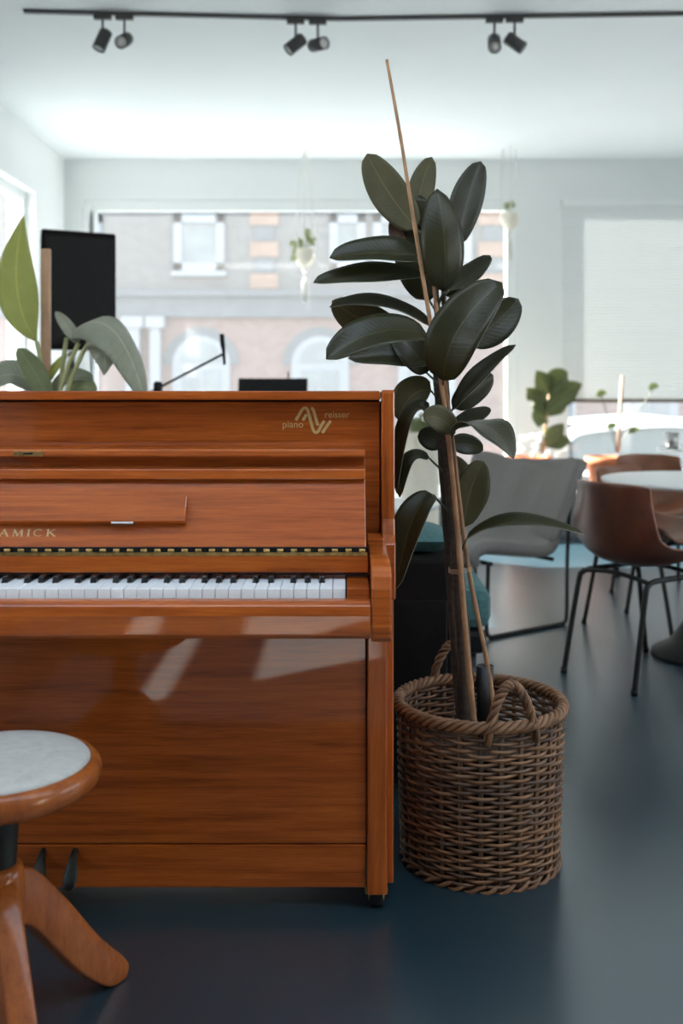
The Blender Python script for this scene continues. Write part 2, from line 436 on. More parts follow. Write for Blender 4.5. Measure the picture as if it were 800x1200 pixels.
def sash(a, b, c, d):
    w = MB(); f = .16
    w.box(a, a+f, YS-.08, YS+.1, c, d); w.box(b-f, b, YS-.08, YS+.1, c, d); w.box(a, b, YS-.08, YS+.1, c, c+f); w.box(a, b, YS-.08, YS+.1, d-f, d)
    w.box(a-.04, b+.04, YS-.12, YS+.1, c-.10, c)
    o = bpart(w, 'window_frame', M['fac_white'])
    g = MB(); g.box(a+f, b-f, YS-.02, YS+.05, c+f, d-f); bpart(g, 'pane', M['fac_glass'], o)
for a, b in ((204, 263), (386, 428), (437, 490), (520, 552), (600, 655), (690, 750), (60, 120), (790, 850)):
    sash(fx(a), fx(b), fz(318), fz(252))
for a in (204, 386, 600, 60, 790): sash(fx(a), fx(a+59), fz(120), fz(10))
def arch(cx, w, zt, zb):
    r = w/2; f = MB(); n = 20
    outer = [(r*math.cos(PI*i/n), (zt-r)+r*math.sin(PI*i/n)) for i in range(n+1)]
    pr = outer+[(-r, zb), (r, zb)]
    f.extr(pr, (0, -.06, 0), (0, .1, 0), (cx, YS, 0), (1,0,0), (0,0,1))
    o = bpart(f, 'arched_frame', M['fac_white'])
    g = MB(); r2 = r-.15
    g.extr([(r2*math.cos(PI*i/n), (zt-r+.04)+r2*math.sin(PI*i/n)) for i in range(n+1)], (0, -.075, 0), (0, .05, 0), (cx, YS, 0), (1,0,0), (0,0,1))
    for s in (-1, 1):
        g.box(cx+(s-1)*r2/2+.03, cx+(s+1)*r2/2-.03, YS-.075, YS+.05, zb+.2, zt-r-.1)
    bpart(g, 'pane', M['fac_glass'], o)
    v = MB(); rr = r+.18
    v.extr([(rr*math.cos(PI*i/n), rr*math.sin(PI*i/n)) for i in range(n+1)]+[((r)*math.cos(PI*i/n), r*math.sin(PI*i/n)) for i in range(n, -1, -1)], (0, -.04, 0), (0, .1, 0), (cx, YS, zt-r), (1,0,0), (0,0,1))
    bpart(v, 'arch_ring', M['fac_stone'])
for c in (236, 375, 500, 640, 760, 60): arch(fx(c), 1.12, fz(394), .35)
for a, b in ((150, 166), (178, 190)):
    p = MB(); p.box(fx(a), fx(b), YS-.25, YS+.1, -.75, ZB0); p.box(fx(a)-.08, fx(b)+.08, YS-.3, YS+.1, ZB0-.22, ZB0); bpart(p, 'pilaster', M['fac_white'], bevel=.01)

# parked car, nose to the right
car = thing('parked_car', 'white hatchback parked in the street outside the right shop window', 'car', (2.2, 11.0, -.75))
def carpart(prof, w0, w1, name, mat, **k):
    mb = MB(); n = len(prof); vs = []
    for s in (0, 1):
        for x, z in prof:
            tum = max(0, z-.9)*.28
            vs.append((x, (w0+tum) if s == 0 else (w1-tum), z))
    mb._add(vs, [(i, (i+1) % n, n+(i+1) % n, n+i) for i in range(n)]+[tuple(range(n-1, -1, -1)), tuple(range(n, 2*n))])
    return mb.build(name, mat, car, **k)
carpart([(.02,.30), (0,.75), (.06,.95), (2.95,.98), (3.75,.82), (3.95,.62), (3.98,.30)], 0, 1.7, 'body', M['car'], bevel=.05)
carpart([(.10,.94), (.22,1.20), (.42,1.37), (1.4,1.44), (2.0,1.36), (2.9,.97)], .03, 1.67, 'glasshouse', M['car_glass'], bevel=.03)
rf = MB()
for y in (.12, 1.58):
    rf.tube(catmull([(.06, y-.05 if y < 1 else y+.05, .93), (.22, y, 1.25), (.45, y, 1.40), (1.4, y, 1.47), (2.02, y, 1.38), (2.5, y, 1.18), (2.95, y-.04 if y < 1 else y+.04, .96)], 6), .055)
rf.grid(lambda u, v: Vector((.45+u*1.55, .12+v*1.46, 1.41+.07*math.sin(PI*u)+.02*math.sin(PI*v))), 10, 6)
rf.build('roof', M['car'], car)
for x in (.72, 3.2):
    for y in (.02, 1.5):
        w = MB(); w.lathe([(.2, 0), (.31, 0), (.31, .18), (.2, .18)], (x, y+.0, .31), 28, Matrix.Rotation(-PI/2, 3, 'X')); w.build('wheel', M['tyre'], car)

# ------------------------------------------------------------------ the piano
PX0, PX1 = -1.34, .110         # outer faces of the case
pc = (PX0+PX1)/2
pn = thing('upright_piano', 'glossy mahogany upright piano with open keyboard, standing left of the basket', 'piano', (pc, 2.1, 0))
O = Vector((pc, 2.1, 0))
def pp(mb, name, mat, parent=pn, **k):
    mb.v = [(x-O.x, y-O.y, z) for x, y, z in mb.v]
    return mb.build(name, mat, parent, **k)
mir = lambda x: 2*pc-x
YP = 2.14
ST = .0275
for s in (0, 1):
    a, b = (PX1-ST, PX1) if not s else (PX0, PX0+ST)
    m = MB()
    prof = [(2.40, .045), (2.40, 1.0865), (2.125, 1.0865), (2.12, 1.082), (2.12, .86), (2.115, .82), (2.10, .79), (2.08, .772), (2.08, .66), (2.16, .66), (2.16, .045)]
    m.extr_x(prof, a, b); pp(m, 'side_panel', M['wood_v'], bevel=.003)
    a, b = (.0525, .0885) if not s else (mir(.0885), mir(.0525))
    m = MB()
    prof = [(2.13, .640), (2.13, .790), (2.08, .782), (1.86, .780), (1.825, .773), (1.808, .757), (1.800, .735), (1.797, .67), (1.803, .648), (1.815, .640)]
    m.extr_x(prof, a, b); pp(m, 'arm', M['wood_h'], bevel=.004)
    a, b = (.0535, .0945) if not s else (mir(.0945), mir(.0535))
    m = MB(); m.box(a, b, YP-.012, YP+.05, .036, .640); pp(m, 'leg_post', M['wood_v'], bevel=.003)
    # caster below the post
    cx = .073 if not s else mir(.073)
    for cy in (YP+.02, 2.35):
        m = MB(); m.lathe([(.004, -.014), (.019, -.014), (.021, -.01), (.021, .01), (.019, .014), (.004, .014)], (cx, cy, .0212), 24, Matrix.Rotation(PI/2, 3, 'Y'))
        o = pp(m, 'caster', M['black'])
        m = MB(); m.box(cx-.024, cx+.024, cy-.015, cy+.02, .030, .046); m.lathe([(.010, -.017), (.010, .017)], (cx, cy, .0212), 16, Matrix.Rotation(PI/2, 3, 'Y'))
        pp(m, 'caster_bracket', M['brass'], o, bevel=.002)
ix0, ix1 = PX0+ST+.002, PX1-ST-.002
m = MB(); m.box(ix0, ix1, 2.118, 2.40, 1.0655, 1.0845); pp(m, 'lid', M['wood_h'], bevel=.003)
m = MB(); m.box(ix0, ix1, 2.150, 2.172, .76, 1.062); pp(m, 'upper_panel', M['wood_h'], bevel=.002)
m = MB(); m.box(ix0, ix1, 2.174, 2.2, 1.0, 1.0655); pp(m, 'light_leak_strip', M['felt'])  # added dark strip, stops light leaking through the gap under the lid
m = MB(); m.box(ix0, ix1, 2.36, 2.39, .06, 1.06); pp(m, 'soundboard', M['wood_h'])
lx0, lx1 = mir(.0515), .0515
m = MB()
m.extr_x([(YP, .139), (YP, .60), (YP+.02, .60), (YP+.02, .139)], lx0, lx1)
pp(m, 'lower_panel', M['wood_h'], bevel=.002)
m = MB(); m.box(lx0, lx1, YP-.002, YP+.03, .047, .1365); pp(m, 'bottom_rail', M['wood_h'], bevel=.003)
m = MB(); m.box(lx0, lx1, YP+.03, 2.38, .05, .075); pp(m, 'bottom_board', M['wood_h'])
m = MB(); m.box(lx0, lx1, 1.83, 2.36, .648, .672); pp(m, 'keybed', M['wood_h'])
# key slip: rounded front rail
m = MB()
m.extr_x([(1.833, .650), (1.806, .648), (1.798, .656), (1.795, .690), (1.799, .707), (1.808, .714), (1.826, .7155), (1.833, .712)], lx0, lx1)
pp(m, 'key_slip', M['wood_h'], bevel=.002)
KR = .0077; KW = .0235; KL = KR-52*KW; KT = .7297; KF = 1.842
for a, b in ((KR+.002, .0505), (mir(.0505), KL-.002)):
    m = MB(); m.box(a, b, 1.836, 1.955, .672, KT+.002); pp(m, 'key_block', M['wood_h'], bevel=.0025)
gap = .0006
note = [0, 2, 4, 5, 7, 9, 11]
for i in range(52):
    x1 = KR-i*KW; x0 = x1-KW
    m = MB(); m.box(x0+gap, x1-gap, KF, 1.99, KT-.021, KT); pp(m, 'white_key', M['white_key'], bevel=.0009)
    deg = (0-i) % 7              # highest key is C
    # a black key sits on the left edge of D E G A B
    if deg in (1, 2, 4, 5, 6) and i < 51:
        sh = {1: -.0025, 2: .0025, 4: -.003, 5: 0, 6: .003}[deg]
        cx = x0+sh; m = MB()
        hw = .0052
        vs = []
        for (y, z, w) in ((1.893, KT-.004, hw+.0012), (1.893+.006, KT+.0115, hw-.0006), (1.99, KT+.0115, hw-.0006), (1.99, KT-.004, hw+.0012)):
            vs += [(cx-w, y, z), (cx+w, y, z)]
        m._add(vs, [(0,1,3,2), (2,3,5,4), (4,5,7,6), (0,2,4,6), (1,7,5,3), (0,6,7,1)])
        pp(m, 'black_key', M['black_key'], bevel=.001)
m = MB(); m.box(lx0, lx1, 1.990, 2.15, .672, .70); pp(m, 'key_frame', M['felt'])
# nameboard strip over the keys, with the brass hinge of the fallboard
m = MB(); m.box(lx0+.001, lx1-.001, 1.928, 1.945, .7425, .775); pp(m, 'nameboard', M['wood_h'], bevel=.002)
m = MB(); m.box(lx0+.001, lx1-.001, 1.932, 1.95, .7375, .7425); pp(m, 'felt_strip', M['felt'])
# fallboard, folded open and leaning back
fbx0, fbx1 = mir(.0462), .0462
A0 = Vector((1.936, .786)); A1 = Vector((2.003, .912))
m = MB()
m.extr_x([(1.936,.786), (2.003,.912), (1.990,.9135), (1.994,.932), (2.012,.934), (2.034,.936), (2.036,.9535), (2.010,.955), (2.008,.958), (2.010,.967), (2.016,.970), (2.060,.972), (2.072,.965), (2.060,.93), (1.962,.780)], fbx0, fbx1)
fb = pp(m, 'fallboard', M['wood_h'], bevel=.0012)
dirv = (A1-A0).normalized(); nrm = Vector((-dirv.y, dirv.x))
def on_leaf(x, t, out):     # point on the leaning front face
    q = A0+dirv*t+nrm*out
    return Vector((x, q.x, q.y))
def leafbox(mb, x0, x1, t0, t1, o0, o1):
    vs = [on_leaf(x, t, o) for x in (x0, x1) for t in (t0, t1) for o in (o0, o1)]
    mb._add(vs, [(0,1,3,2), (4,6,7,5), (0,4,5,1), (2,3,7,6), (0,2,6,4), (1,5,7,3)])
tz = lambda z: (z-A0.y)/dirv.y
m = MB(); leafbox(m, pc-.318, pc+.318, tz(.829), tz(.876), .001, .017)
md = pp(m, 'music_desk', M['wood_h'], fb, bevel=.002)
m = MB(); leafbox(m, -.437, -.395, tz(.8255), tz(.8285), .002, .018); pp(m, 'desk_hinge', M['steel'], fb)
# hinge: knuckles alternating brass, on a brass leaf
m = MB()
k = 0; x = lx0+.004
while x < lx1-.004:
    xe = min(x+.0257, lx1-.004)
    m.tube([(x, 1.929, .7845), (min(x+.0115, xe), 1.929, .7845)], .0036, 8); x = xe
m.box(lx0+.003, lx1-.003, 1.9272, 1.9295, .7745, .781)
pp(m, 'piano_hinge', M['brass'], fb)
m = MB(); m.box(lx0+.002, lx1-.002, 1.930, 1.942, .7745, .790); pp(m, 'hinge_gap', M['black'], fb)
m = MB(); m.box(P(16,0,2.01).x, P(51,0,2.01).x, 2.0062, 2.009, .9565, .9668); lk = pp(m, 'lock_plate', M['brass'], fb, bevel=.001)
m = MB(); m.box(P(28,0,2.01).x, P(39,0,2.01).x, 2.0056, 2.0065, .9605, .9635); pp(m, 'keyhole', M['black'], lk)
# maker's lettering: serif capitals made of thick and thin strokes
def stroke(mb, pts, w, place):
    for (a, b) in zip(pts, pts[1:]):
        a, b = Vector(a), Vector(b); d = b-a
        if d.length < 1e-9: continue
        n = Vector((-d.y, d.x)).normalized()*w/2; e = d.normalized()*w*.3
        q = [a-n-e, b-n+e, b+n+e, a+n-e]
        vs = [place(p.x, p.y, .0) for p in q]+[place(p.x, p.y, .0006) for p in q]
        mb._add(vs, [(0,1,2,3), (7,6,5,4), (0,4,5,1), (1,5,6,2), (2,6,7,3), (3,7,4,0)])
def arcp(cx, cy, rx, ry, a0, a1, n=10):
    return [(cx+rx*math.cos(math.radians(a0+(a1-a0)*i/n)), cy+ry*math.sin(math.radians(a0+(a1-a0)*i/n))) for i in range(n+1)]
TH, TN = .17, .07
LET = {
 'S': [(arcp(.35,.75,.27,.22,40,270), TN*1.4), (arcp(.35,.27,.30,.26,90,-150), TH*.8)],
 'A': [([(.05,0), (.42,1)], TN), ([(.42,1), (.80,0)], TH), ([(.2,.36), (.65,.36)], TN), ([(-.06,0), (.18,0)], TN), ([(.66,0), (.94,0)], TN)],
 'M': [([(.12,0), (.17,1)], TN), ([(.17,1), (.52,.05)], TH), ([(.52,.05), (.88,1)], TN), ([(.88,1), (.92,0)], TH), ([(0,0), (.25,0)], TN), ([(.78,0), (1.05,0)], TN)],
 'I': [([(.15,0), (.15,1)], TH), ([(0,0), (.3,0)], TN), ([(0,1), (.3,1)], TN)],
 'C': [(arcp(.45,.5,.42,.5,50,310), TN*1.6)],
 'K': [([(.15,0), (.15,1)], TH), ([(.18,.42), (.72,1)], TN), ([(.34,.56), (.82,0)], TH), ([(0,0), (.3,0)], TN), ([(0,1), (.3,1)], TN), ([(.6,1), (.86,1)], TN), ([(.68,0), (.95,0)], TN)]}
ADV = {'S': .72, 'A': .92, 'M': 1.1, 'I': .34, 'C': .9, 'K': .92}
word = 'SAMICK'; hgt = .0135; gapw = .30
tot = sum(ADV[c] for c in word)+gapw*(len(word)-1)
xx = P(68,0,1.965).x-tot*hgt*1.48
m = MB()
for c in word:
    for pts, w in LET[c]:
        stroke(m, pts, w, lambda a, b, o, x=xx: on_leaf(x+a*hgt*1.48, tz(.8085)+b*hgt, .0003+o))
    xx += (ADV[c]+gapw)*hgt*1.48
pp(m, 'maker_lettering', M['gold'], fb)
# dealer's mark on the upper panel: two parallel zig-zag lines and two words
YE = 2.1497
def ep(zx, zy): return P(310+zx/6.667, 460+zy/6.667, YE)
def ribbon(pts, w, mb):
    pts = [ep(*p) for p in pts]; n = len(pts); L = []; R = []
    for i, p in enumerate(pts):
        d = (pts[min(i+1, n-1)]-pts[max(i-1, 0)]).normalized(); nn = Vector((-d.z, 0, d.x))*w/2
        L.append(p+nn); R.append(p-nn)
    vs = L+R
    mb._add(vs+[v+Vector((0,-.0006,0)) for v in vs],
            [(i, i+1, n+i+1, n+i) for i in range(n-1)]+[(2*n+i, 3*n+i, 3*n+i+1, 2*n+i+1) for i in range(n-1)])
m = MB(); w = .0062
ribbon(catmull([(243,217), (270,172), (296,130), (318,121), (335,135), (352,195), (372,270), (385,302), (402,312), (420,300), (440,262), (467,220)], 4), w, m)
ribbon(catmull([(298,217), (312,195), (327,170)], 3), w, m)
ribbon(catmull([(362,122), (375,128), (385,150), (400,205), (417,258)], 4), w, m)
ribbon(catmull([(450,316), (482,268), (516,220)], 3), w, m)
pp(m, 'dealer_emblem', M['gold'])
def text(body, px0, px1, pybase, name):
    cu = bpy.data.curves.new(name, 'FONT'); cu.body = body; cu.size = .02; cu.extrude = .0003
    tmp = bpy.data.objects.new('lettering', cu); C.objects.link(tmp)
    bpy.context.view_layer.update()
    me = bpy.data.meshes.new_from_object(tmp.evaluated_get(bpy.context.evaluated_depsgraph_get()))
    bpy.data.objects.remove(tmp); me.materials.clear(); me.materials.append(M['gold'])
    o = bpy.data.objects.new(name, me); C.objects.link(o)
    bpy.context.view_layer.update()
    wid = o.dimensions.x or .05
    target = (px1-px0)/1200*YE
    p = P(px0, pybase, YE)
    o.parent = pn; o.location = p-O; o.rotation_euler = (PI/2, 0, 0); o.scale = (target/wid,)*3
text('piano', 330.5, 354.5, 501, 'dealer_lettering'); text('reisser', 380, 408.5, 489.3, 'dealer_lettering')
# pedals
for k in (-1, 0, 1):
    cx = -.622+.066*k
    m = MB()
    pts = [(cx, 2.15, .124), (cx, 2.13, .121), (cx, 2.118, .110), (cx, 2.105, .094), (cx, 2.092, .078), (cx, 2.086, .070)]
    ws = [.007, .007, .010, .0155, .0165, .010]
    vs = []
    for (x, y, z), w in zip(pts, ws):
        for kk in range(12):
            a = 2*PI*kk/12; vs.append((x+w*math.cos(a), y, z+.010*math.sin(a)))
    n = len(pts)
    fs = [(i*12+q, i*12+(q+1) % 12, (i+1)*12+(q+1) % 12, (i+1)*12+q) for i in range(n-1) for q in range(12)]+[tuple(range(11, -1, -1)), tuple((n-1)*12+q for q in range(12))]
    m._add(vs, fs, True); pp(m, 'pedal', M['column'], sub=1)

rg = MB()  # unseen rug, added to carry sun patches that reflect in the lower panel
rg.grid(lambda u, v: Vector((-1.1+u*1.9, -1.0+v*1.95, .004+.001*math.sin(40*u)*math.sin(37*v))), 20, 20)
ru = rg.build('added_bounce_rug', M['rug'], solid=(.004, -1)); tag(ru, 'pale rug added out of view before the piano to brighten its reflected sun patches', 'rug')
# ------------------------------------------------------------------ the stool
SC = Vector((-.555, 1.655, 0))
st = thing('piano_stool', 'round wooden piano stool with grey padded seat and splayed legs before the piano', 'stool', SC)
m = MB(); m.lathe([(.0, .440), (.135, .440), (.150, .443), (.160, .452), (.164, .464), (.162, .476), (.156, .484), (.149, .487), (.146, .486), (.146, .478), (.0, .478)], seg=64)
m.build('seat_rim', M['stool_wood'], st)
m = MB(); m.lathe([(.1455, .478), (.1455, .486), (.142, .490), (.12, .493), (.06, .495), (.001, .4955)], seg=64); m.build('seat_pad', M['seat_pad'], st)
m = MB(); m.lathe([(.05, .432), (.05, .441), (.036, .43), (.031, .36), (.028, .30), (.028, .22), (.02, .2)], seg=28); m.build('column', M['column'], st)
m = MB(); m.lathe([(.030, .205), (.040, .212), (.042, .30), (.038, .318), (.029, .322)], seg=28); m.build('hub', M['stool_wood'], st)
for ang in (60, -60, 180):
    a = math.radians(ang); d = Vector((math.cos(a), math.sin(a), 0)); sd = Vector((-d.y, d.x, 0)); up = Vector((0,0,1))
    m = MB(); w = .021
    top = catmull([d*.03+up*.308, d*.07+up*.285, d*.14+up*.205, d*.21+up*.115, d*.275+up*.046, d*.292+up*.022], 5)
    bot = catmull([d*.03+up*.215, d*.06+up*.195, d*.11+up*.135, d*.175+up*.06, d*.240+up*.006, d*.285+up*.001], 5)
    n = len(top)
    vs = [p+sd*w for p in top]+[p-sd*w for p in top]+[p-sd*w for p in bot]+[p+sd*w for p in bot]
    fs = []
    for i in range(n-1):
        for q in range(4):
            r = (q+1) % 4; fs.append((q*n+i, q*n+i+1, r*n+i+1, r*n+i))
    fs += [(0, n, 2*n, 3*n), (n-1, 4*n-1, 3*n-1, 2*n-1)]
    m._add(vs, fs, True); o = m.build('leg', M['stool_wood'], st, bevel=.006)
# ------------------------------------------------------------------ the basket
BC = Vector((.322, 2.387, 0))
bk = thing('wicker_basket', 'round brown wicker basket with twisted handles beside the piano', 'basket', BC)
BH = .360
def rad(z): return .176+.012*(z/BH)
WC = [(.19,.082,.032), (.23,.108,.045), (.15,.068,.030), (.25,.125,.058), (.125,.068,.038), (.17,.09,.05), (.11,.055,.03)]
NS = 26
m = MB(); rows = 37
for i in range(rows):
    z = .014+(BH-.03)*i/(rows-1); n = NS*8; pts = []
    ph = PI*(i % 2); wob = random.uniform(0, 6)
    for k in range(n):
        a = 2*PI*k/n
        r = rad(z)+.0052*math.cos(NS/2*a+ph)
        pts.append((r*math.cos(a), r*math.sin(a), z+.0011*math.sin(3*a+wob)+.0007*math.sin(11*a+wob*2)))
    m.tube(pts, random.uniform(.0035, .0043), 6, True, random.choice(WC))
m.build('woven_side', M['wicker'], bk, color=True)
m = MB()
for k in range(NS):
    for off in (-.011, .011):
        a = 2*PI*k/NS+off+PI/NS*0
        m.tube([(rad(z)*math.cos(a), rad(z)*math.sin(a), z) for z in (.004, .09, .18, .27, BH)], .0036, 6, False, random.choice(WC))
m.build('stakes', M['wicker'], bk, color=True)
for zc, mr, ns, tw, nm in ((.006, .007, 2, 16, 'base_braid'), (BH, .0085, 4, 15, 'braided_rim')):
    m = MB()
    for s in range(ns):
        pts = []; n = 240
        for k in range(n):
            a = 2*PI*k/n; t = tw*a+2*PI*s/ns
            R = rad(zc)+mr*math.cos(t)+(.002 if zc > .1 else 0)
            pts.append((R*math.cos(a), R*math.sin(a), zc+mr*1.05*math.sin(t)))
        m.tube(pts, .0062 if zc > .1 else .005, 6, True, random.choice(WC[:4]))
    m.build(nm, M['wicker'], bk, color=True)
m = MB(); m.lathe([(.0, .004), (.172, .004), (.172, .012), (.0, .012)], seg=40); m.c = [(.10,.06,.04)]*len(m.c); m.build('base', M['wicker'], bk, color=True)
for ang in (-76, 104):
    a0 = math.radians(ang); m = MB(); half = .29
    path = []
    for i in range(49):
        t = i/48; aa = a0-half+2*half*t
        zz = BH-.035+.125*math.sin(PI*t)**.62
        R = rad(BH)+.006-.012*math.sin(PI*t)
        path.append(Vector((R*math.cos(aa), R*math.sin(aa), zz)))
    for s in range(3):
        pts = []
        for i, p in enumerate(path):
            t = (path[min(i+1, 48)]-path[max(i-1, 0)]).normalized(); rn = Vector((p.x, p.y, 0)).normalized(); u = t.cross(rn).normalized()
            th = i*.62+2*PI*s/3
            pts.append(p+(rn*math.cos(th)+u*math.sin(th))*.0065)
        m.tube(pts, .0056, 6, False, WC[s+1])
    m.build('handle', M['wicker'], bk, color=True)
tag_cup = thing('watering_cup', 'small black plastic cup beside the stems inside the basket', 'cup', (.336, 2.40, .275))
m = MB(); m.lathe([(.0, .0), (.017, .0), (.0205, .165), (.018, .165), (.016, .15), (.0, .15)], seg=24); m.build('cup_body', M['pot_black'], tag_cup)

# ------------------------------------------------------------------ the rubber plant
rp = thing('rubber_plant', 'tall rubber plant with dark glossy leaves and bamboo canes in the wicker basket', 'plant', (BC.x, BC.y, .0125))
RO = Vector((BC.x, BC.y, .0125))
def rr(mb, name, mat, parent=rp, **k):
    mb.v = [tuple(Vector(v)-RO) for v in mb.v]
    return mb.build(name, mat, parent, **k)
m = MB(); m.lathe([(.0, .013), (.095, .013), (.125, .262), (.131, .262), (.131, .275), (.121, .275), (.119, .25)], BC*1.0, 36, cap=False); rr(m, 'nursery_pot', M['pot_black'])
m = MB(); m.lathe([(.0, .263), (.06, .262), (.118, .255)], BC*1.0, 36, cap=False); rr(m, 'soil', M['soil'])
Y0 = 2.39
for pts, r0, r1 in (([(546,868,0), (541,760,-.01), (534,660,-.01), (526,580,0), (519,480,0), (514,400,0), (511,345,0), (507,300,.0)], .0125, .006),
                    ([(552,866,.03), (548,770,.02), (540,680,.02), (531,590,.015), (525,500,.02), (522,430,.02), (520,360,.01), (519,330,0)], .0105, .005),
                    ([(541,866,.01), (533,770,.02), (526,670,.02), (519,570,.02), (513,480,.02), (509,420,.03)], .010, .006)):
    path = catmull([P(x, y, Y0+d) for x, y, d in pts], 6); n = len(path)
    m = MB(); m.tube(path, [r0+(r1-r0)*i/(n-1)+.0008*math.sin(i*1.7) for i in range(n)], 10); rr(m, 'stem', M['bark'])
def cane(pts, r0, r1):
    path = catmull([P(x, y, Y0+d) for x, y, d in pts], 10); n = len(path)
    m = MB(); m.tube(path, [(r0+(r1-r0)*i/(n-1))*(1.14 if i % 11 == 5 else 1) for i in range(n)], 8); rr(m, 'bamboo_cane', M['bamboo'])
cane([(557,868,-.045), (545,735,-.04), (534,600,-.035), (520,470,-.04), (503,371,-.05), (484,255,-.05), (469,160,-.045), (453,70,-.04)], .0072, .0033)
cane([(583,866,.0), (571,780,-.005), (547,655,-.01), (527,490,-.02), (508,335,-.02)], .0062, .0042)
m = MB()
for dz in (0, .004, .008):
    c = P(537, 668, Y0); m.tube([(c.x+.027*math.cos(a)+.004, c.y-.005+.036*math.sin(a), c.z+dz+.004*math.cos(a)) for a in [2*PI*i/24 for i in range(24)]], .0009, 5, True)
rr(m, 'tie', M['stake'])
def leaf_mesh(mb, base, ctrl, tip, W, nh, fold=.25, curl=0., shape=.5, wave=0., tipx=.05):
    nl, nw = 18, 8
    pts = bez(base, ctrl, tip, nl); nh = Vector(nh).normalized()
    fr = []; ln = sum((pts[i+1]-pts[i]).length for i in range(nl))
    for i in range(nl+1):
        t = (pts[min(i+1, nl)]-pts[max(i-1, 0)]).normalized()
        s = t.cross(nh)
        s = s.normalized() if s.length > 1e-4 else Vector((1,0,0))
        n = s.cross(t).normalized(); fr.append((pts[i], t, s, n))
    seed = random.uniform(0, 6)
    def fn(u, v):
        i = round(v*nl); p, t, s, n = fr[i]; k = 2*u-1
        w = W/2*max(0, math.sin(PI*min(1, v**.92)))**shape
        if v > .965: w *= .35
        if i == 0: w = W*.02
        if i == nl: w = .0006
        return p+s*k*w+n*(fold*abs(k)**1.3*w-curl*k*k*w)+n*wave*w*math.sin(seed+v*9)*k*abs(k)
    mb.grid(fn, nw, nl, uv=lambda u, v: (2*u-1, v*ln/.2))
    return pts
def stem_x(y):
    T_ = [(300,508), (345,511), (400,514), (480,519), (580,526), (660,534), (760,541), (868,546)]
    for (a, b), (c, d) in zip(T_, T_[1:]):
        if y <= c: return b+(d-b)*(y-a)/(c-a)
    return 546
SIDE = {'t': ['leaf_top', 'leaf_under', 'leaf_edge'], 'u': ['leaf_under', 'leaf_top', 'leaf_edge'], 'r': ['leaf_red', 'leaf_top', 'leaf_edge']}
def rleaf(b, c, t, W, nh, side='t', fold=.25, curl=0, wave=.06, root=None, shape=.48):
    B, Cc, Tp = P(b[0], b[1], Y0+b[2]), P(c[0], c[1], Y0+c[2]), P(t[0], t[1], Y0+t[2])
    m = MB(); leaf_mesh(m, B, Cc, Tp, W/1200*Y0, nh, fold, curl, shape, wave)
    m.v = [(max(v[0], .1145) if v[2] < 1.09 else v[0], v[1], v[2]) for v in m.v]     # leaves rest against the piano's side
    o = rr(m, 'leaf', [M[k] for k in SIDE[side]], solid=(.0013, -1, 1, 2))
    ry = root if root else b[1]+14
    s = P(stem_x(ry), ry, Y0)
    q = MB(); q.tube(bez(s, (s+B)/2+Vector((0,0,-.004)), B, 6), [.0034, .003, .0029, .0028, .0027, .0026, .0022], 7)
    q.v = [tuple(Vector(v)-RO) for v in q.v]
    q.build('petiole', M['petiole'], o)
CAM = (0,-1,0)
# (base, control, tip) as column, row, depth offset; width; which way the upper face looks
rleaf((488,268,.03), (452,228,.05), (430,180,.06), 46, (-.25,-1,.15), 'u', .12)
rleaf((490,262,.06), (487,225,.08), (506,184,.09), 33, (.2,-1,.1), 'u', .2)
rleaf((536,288,.04), (545,235,.07), (563,189,.08), 40, (-.35,-1,-.2), 't', .3)
rleaf((503,352,.05), (483,300,.05), (492,228,.06), 58, (-.2,-1,.1), 't', .2)
rleaf((474,292,.05), (464,280,.05), (459,256,.06), 18, (-.1,-1,.1), 'r', .1)
rleaf((470,300,.06), (458,296,.06), (453,283,.06), 14, (.1,-1,.3), 't', .1)
rleaf((520,342,-.05), (526,285,-.11), (512,221,-.06), 52, (.18,-1,.12), 't', -.35)
rleaf((500,303,.0), (450,290,-.06), (386,302,-.05), 44, (.05,-.72,.66), 't', .35)
rleaf((498,322,.02), (430,318,-.03), (367,331,-.06), 34, (-.1,-.72,.62), 't', .3)
rleaf((526,340,.05), (552,325,.1), (574,299,.12), 32, (-.4,-.8,.45), 't', .25)
rleaf((520,345,.08), (545,335,.1), (558,310,.14), 28, (.3,-.8,.3), 't', .25)
rleaf((504,382,.02), (450,345,.03), (386,360,.0), 34, (0,-.5,.9), 't', .4)
rleaf((470,390,.05), (430,385,.06), (389,352,.03), 46, (-.3,-1,.1), 'u', .1, root=404)
rleaf((500,392,-.06), (440,372,-.15), (382,421,-.16), 46, (.1,-.8,.62), 't', .22)
rleaf((505,425,.02), (470,408,.03), (408,420,.02), 36, (.15,-.8,.45), 't', .25)
rleaf((500,437,.03), (490,412,.0), (460,390,.04), 40, (.2,-1,.2), 't', .2)
rleaf((519,446,-.06), (522,380,-.15), (588,331,-.09), 62, (-.35,-1,.25), 't', .22)
rleaf((548,400,.0), (580,385,.03), (607,350,.03), 46, (-.5,-.8,-.3), 't', .2, root=432)
rleaf((530,480,.0), (555,442,-.03), (604,404,-.03), 32, (-.65,-.5,.55), 't', .3)
rleaf((531,478,.02), (552,456,.02), (578,440,.05), 34, (.3,-1,-.2), 't', .2)
rleaf((505,458,.05), (480,452,.05), (466,492,.06), 44, (-.3,-.9,.35), 'u', .2)
rleaf((503,480,-.01), (470,458,-.03), (464,578,-.02), 26, (-.75,-.55,.4), 't', .3, root=490)
rleaf((530,506,-.05), (572,476,-.10), (602,538,-.12), 76, (.3,-.28,.9), 't', .10, wave=.1)
rleaf((533,506,-.04), (515,482,-.10), (496,491,-.11), 30, (.15,-1,.1), 'u', .1)
rleaf((528,500,.06), (555,490,.08), (574,478,.1), 24, (0,-.7,.7), 't', .2)
rleaf((522,520,.05), (506,512,.06), (489,512,.06), 30, (0,-1,.3), 't', .1)
